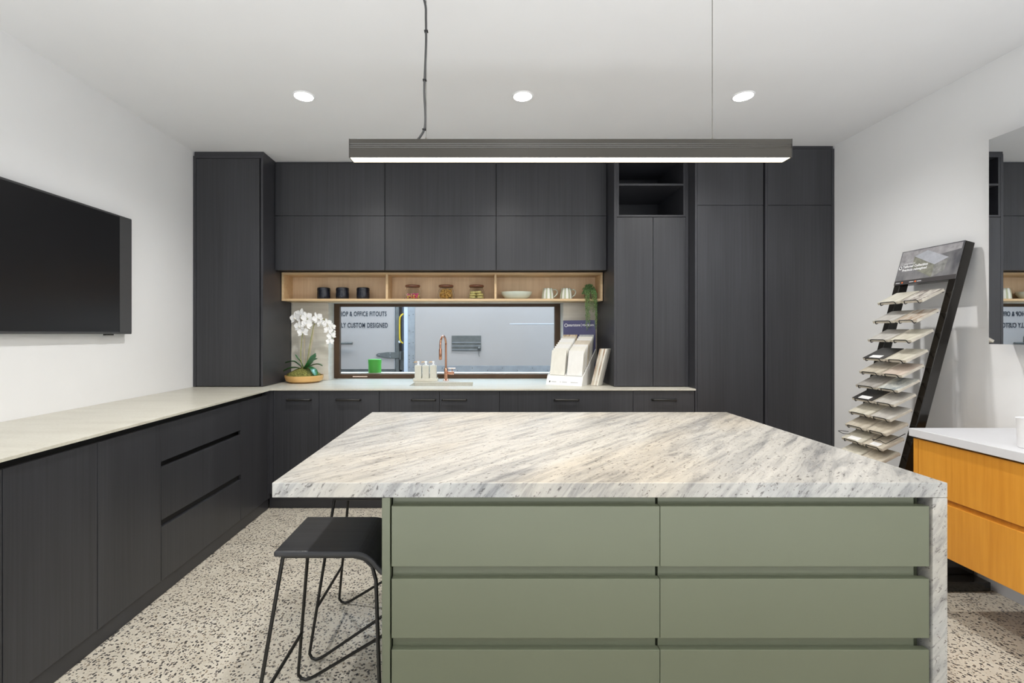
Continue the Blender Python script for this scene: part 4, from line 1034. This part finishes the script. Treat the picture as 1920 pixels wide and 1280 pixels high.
# ------------------------------------------------------------------ beyond the window: workshop with a truck body
ws = struct('floor', box(-5, 5, YB+0.21, 9.0, -0.1, 0), M_conc)
struct('wall_back', box(-5, 5, 9.0, 9.2, 0, 5.0), M_conc)
TY = 5.95
t = empty('truck', (-0.5, 6.6, 0), 'white truck body with black lettering parked beyond the kitchen window', 'truck')
build('body', MB().box(-0.858, 3.0, TY, 7.6, 0.92, 2.75).box(-3.3, -0.858, TY+0.30, 7.6, 0.87, 2.75), M_truck, t)
build('door', box(-3.25, -1.110, TY, TY+0.05, 0.872, 2.72), M_truck, t, 0.004)
build('door_seal', box(-1.109, -1.062, TY+0.004, TY+0.10, 0.80, 2.72), M_steel_d, t, 0.004)
build('door_edge', box(-1.118, -1.110, TY-0.006, TY-0.0005, 0.872, 2.72), M_steel, t)
build('recess_wall', box(-1.06, -0.99, TY+0.20, TY+0.22, 0.60, 2.72), M_sky, t)
build('corner_post', box(-0.998, -0.948, TY-0.01, TY+0.19, 0.60, 2.75), M_white, t, 0.004)
rp = build('rivet_panel', box(-0.947, -0.859, TY-0.006, TY+0.18, 0.60, 2.75), M_steel, t)
rb = MB()
for z in (1.56, 1.35, 1.20, 1.05, 1.005, 0.96, 0.90):
    for x in (-0.93, -0.88): rb.ball((x, TY-0.008, z+rr.uniform(-.01, .01)), 0.006, 8, 6, (1, 0.5, 1))
build('rivets', rb, M_steel_d, rp)
bl = build('bottom_rail', box(-0.858, 3.0, TY-0.012, TY+0.10, 0.815, 0.919), M_steel, t, 0.002)
rb = MB()
for i in range(14): rb.ball((-0.70+0.19*i, TY-0.013, 0.868+(0.022 if i % 2 else -0.010)), 0.006, 8, 6, (1, 0.5, 1))
build('rivets', rb, M_steel_d, bl)
build('rail_highlight', box(-0.858, 3.0, TY-0.020, TY-0.0125, 0.822, 0.830), M_inkw, t)  # white strip: highlight along the rail's lower edge put into colour
build('door_rail', box(-3.25, -1.115, TY+0.01, TY+0.10, 0.80, 0.871), M_steel_d, t)
build('under_frame', box(-3.2, 2.9, TY+0.3, 7.4, 0.55, 0.799), M_dark, t)
for x in (-2.6, 2.0):
    for y in (6.3, 7.3): build('wheel', MB().lathe([(0, -0.11), (0.2, -0.11), (0.37, -0.10), (0.40, -0.06), (0.40, 0.06), (0.37, 0.10), (0.2, 0.11), (0, 0.11)], (x, y, 0.40), 32, axis='Y'), M_rod, t, smooth=True)
TT = lambda x, z: frame((x, TY-0.0025, z), Vector((1, 0, 0)), Vector((0, 0, 1)), Vector((0, -1, 0)))
text('SHOP & OFFICE FITOUTS', 0.092, TT(-1.842, 1.546), M_ink, t, ext=0.002, bold=0.0016, fit=(0.624, 0.061))
text('FULLY CUSTOM DESIGNED', 0.092, TT(-1.885, 1.400), M_ink, t, ext=0.002, bold=0.0016, fit=(0.682, 0.063))
hl = build('lever_handle', MB().tube([(-1.86, TY-0.03, 1.20), (-1.80, TY-0.045, 1.202), (-1.637, TY-0.045, 1.204)], 0.014, 10), M_steel_d, t, smooth=True)
build('latch', MB().box(-1.87, -1.80, TY-0.03, TY-0.0006, 1.11, 1.29).ball((-1.835, TY-0.04, 1.26), 0.03).ball((-1.835, TY-0.04, 1.14), 0.03), M_steel_d, hl)
hg = MB(); hg.prism([(-1.352, 1.055), (-1.33, 1.075), (-1.20, 1.092), (-1.10, 1.090), (-1.045, 1.075), (-1.045, 1.022), (-1.10, 1.012), (-1.20, 1.012), (-1.33, 1.036)], 'Y', TY-0.016, TY-0.0065)
hinge = build('strap_hinge', hg, M_steel_d, t, 0.003)
rb = MB()
for x in (-1.31, -1.17): 
    for z in ((1.055,) if x < -1.3 else (1.03, 1.075)): rb.ball((x, TY-0.018, z), 0.008, 8, 6)
build('rivets', rb, M_steel, hinge)
build('hinge_knuckle', MB().cyl((-1.045, TY-0.012, 0.995), (-1.045, TY-0.012, 1.10), 0.014, 12), M_steel_d, hinge, smooth=True)
build('grab_rail', MB().tube(spl([(-1.005, TY-0.01, 1.575), (-1.03, TY-0.03, 1.55), (-1.045, TY-0.035, 1.50), (-1.045, TY-0.035, 1.28), (-1.035, TY-0.03, 1.23), (-1.01, TY-0.01, 1.205)]), 0.010, 10), M_yellow, t, smooth=True, label='yellow grab rail')
build('reflector', MB().ball((-1.048, TY-0.02, 1.222), 0.018), M_inkw, t, smooth=True)
build('recess_bracket', box(-1.06, -1.0, TY+0.06, TY+0.19, 0.86, 1.10), M_steel_d, t)
pt = build('recessed_plate', MB().box(-0.392, -0.020, TY-0.010, TY-0.0005, 1.105, 1.300), M_steel_d, t, 0.002)
build('plate_ribs', MB().box(-0.388, -0.024, TY-0.018, TY-0.0105, 1.210, 1.217).box(-0.388, -0.024, TY-0.018, TY-0.0105, 1.165, 1.172).box(-0.388, -0.024, TY-0.018, TY-0.0105, 1.118, 1.125), M_steel, pt)
build('plate_lock', MB().ball((-0.045, TY-0.02, 1.14), 0.022).tube([(-0.045, TY-0.02, 1.12), (-0.05, TY-0.02, 1.06), (-0.04, TY-0.02, 1.035)], 0.004, 6), M_steel_d, pt)
build('panel_seam', box(0.34, 2.9, TY-0.004, TY-0.0005, 1.446, 1.452), M_inkw, t)
t = empty('green_tin', (-1.025, 4.462, 0.9555), 'bright green lidded tin on the sill outside the kitchen window', 'tin')
build('body', MB().lathe([(0, 0), (0.060, 0), (0.060, 0.090), (0, 0.090)], (-1.025, 4.462, 0.9555), 32), M_tin, t, smooth=True)
build('lid', MB().lathe([(0.0625, 0.088), (0.0625, 0.122), (0.060, 0.125), (0, 0.125)], (-1.025, 4.462, 0.9555), 32), M_tin, t, smooth=True)
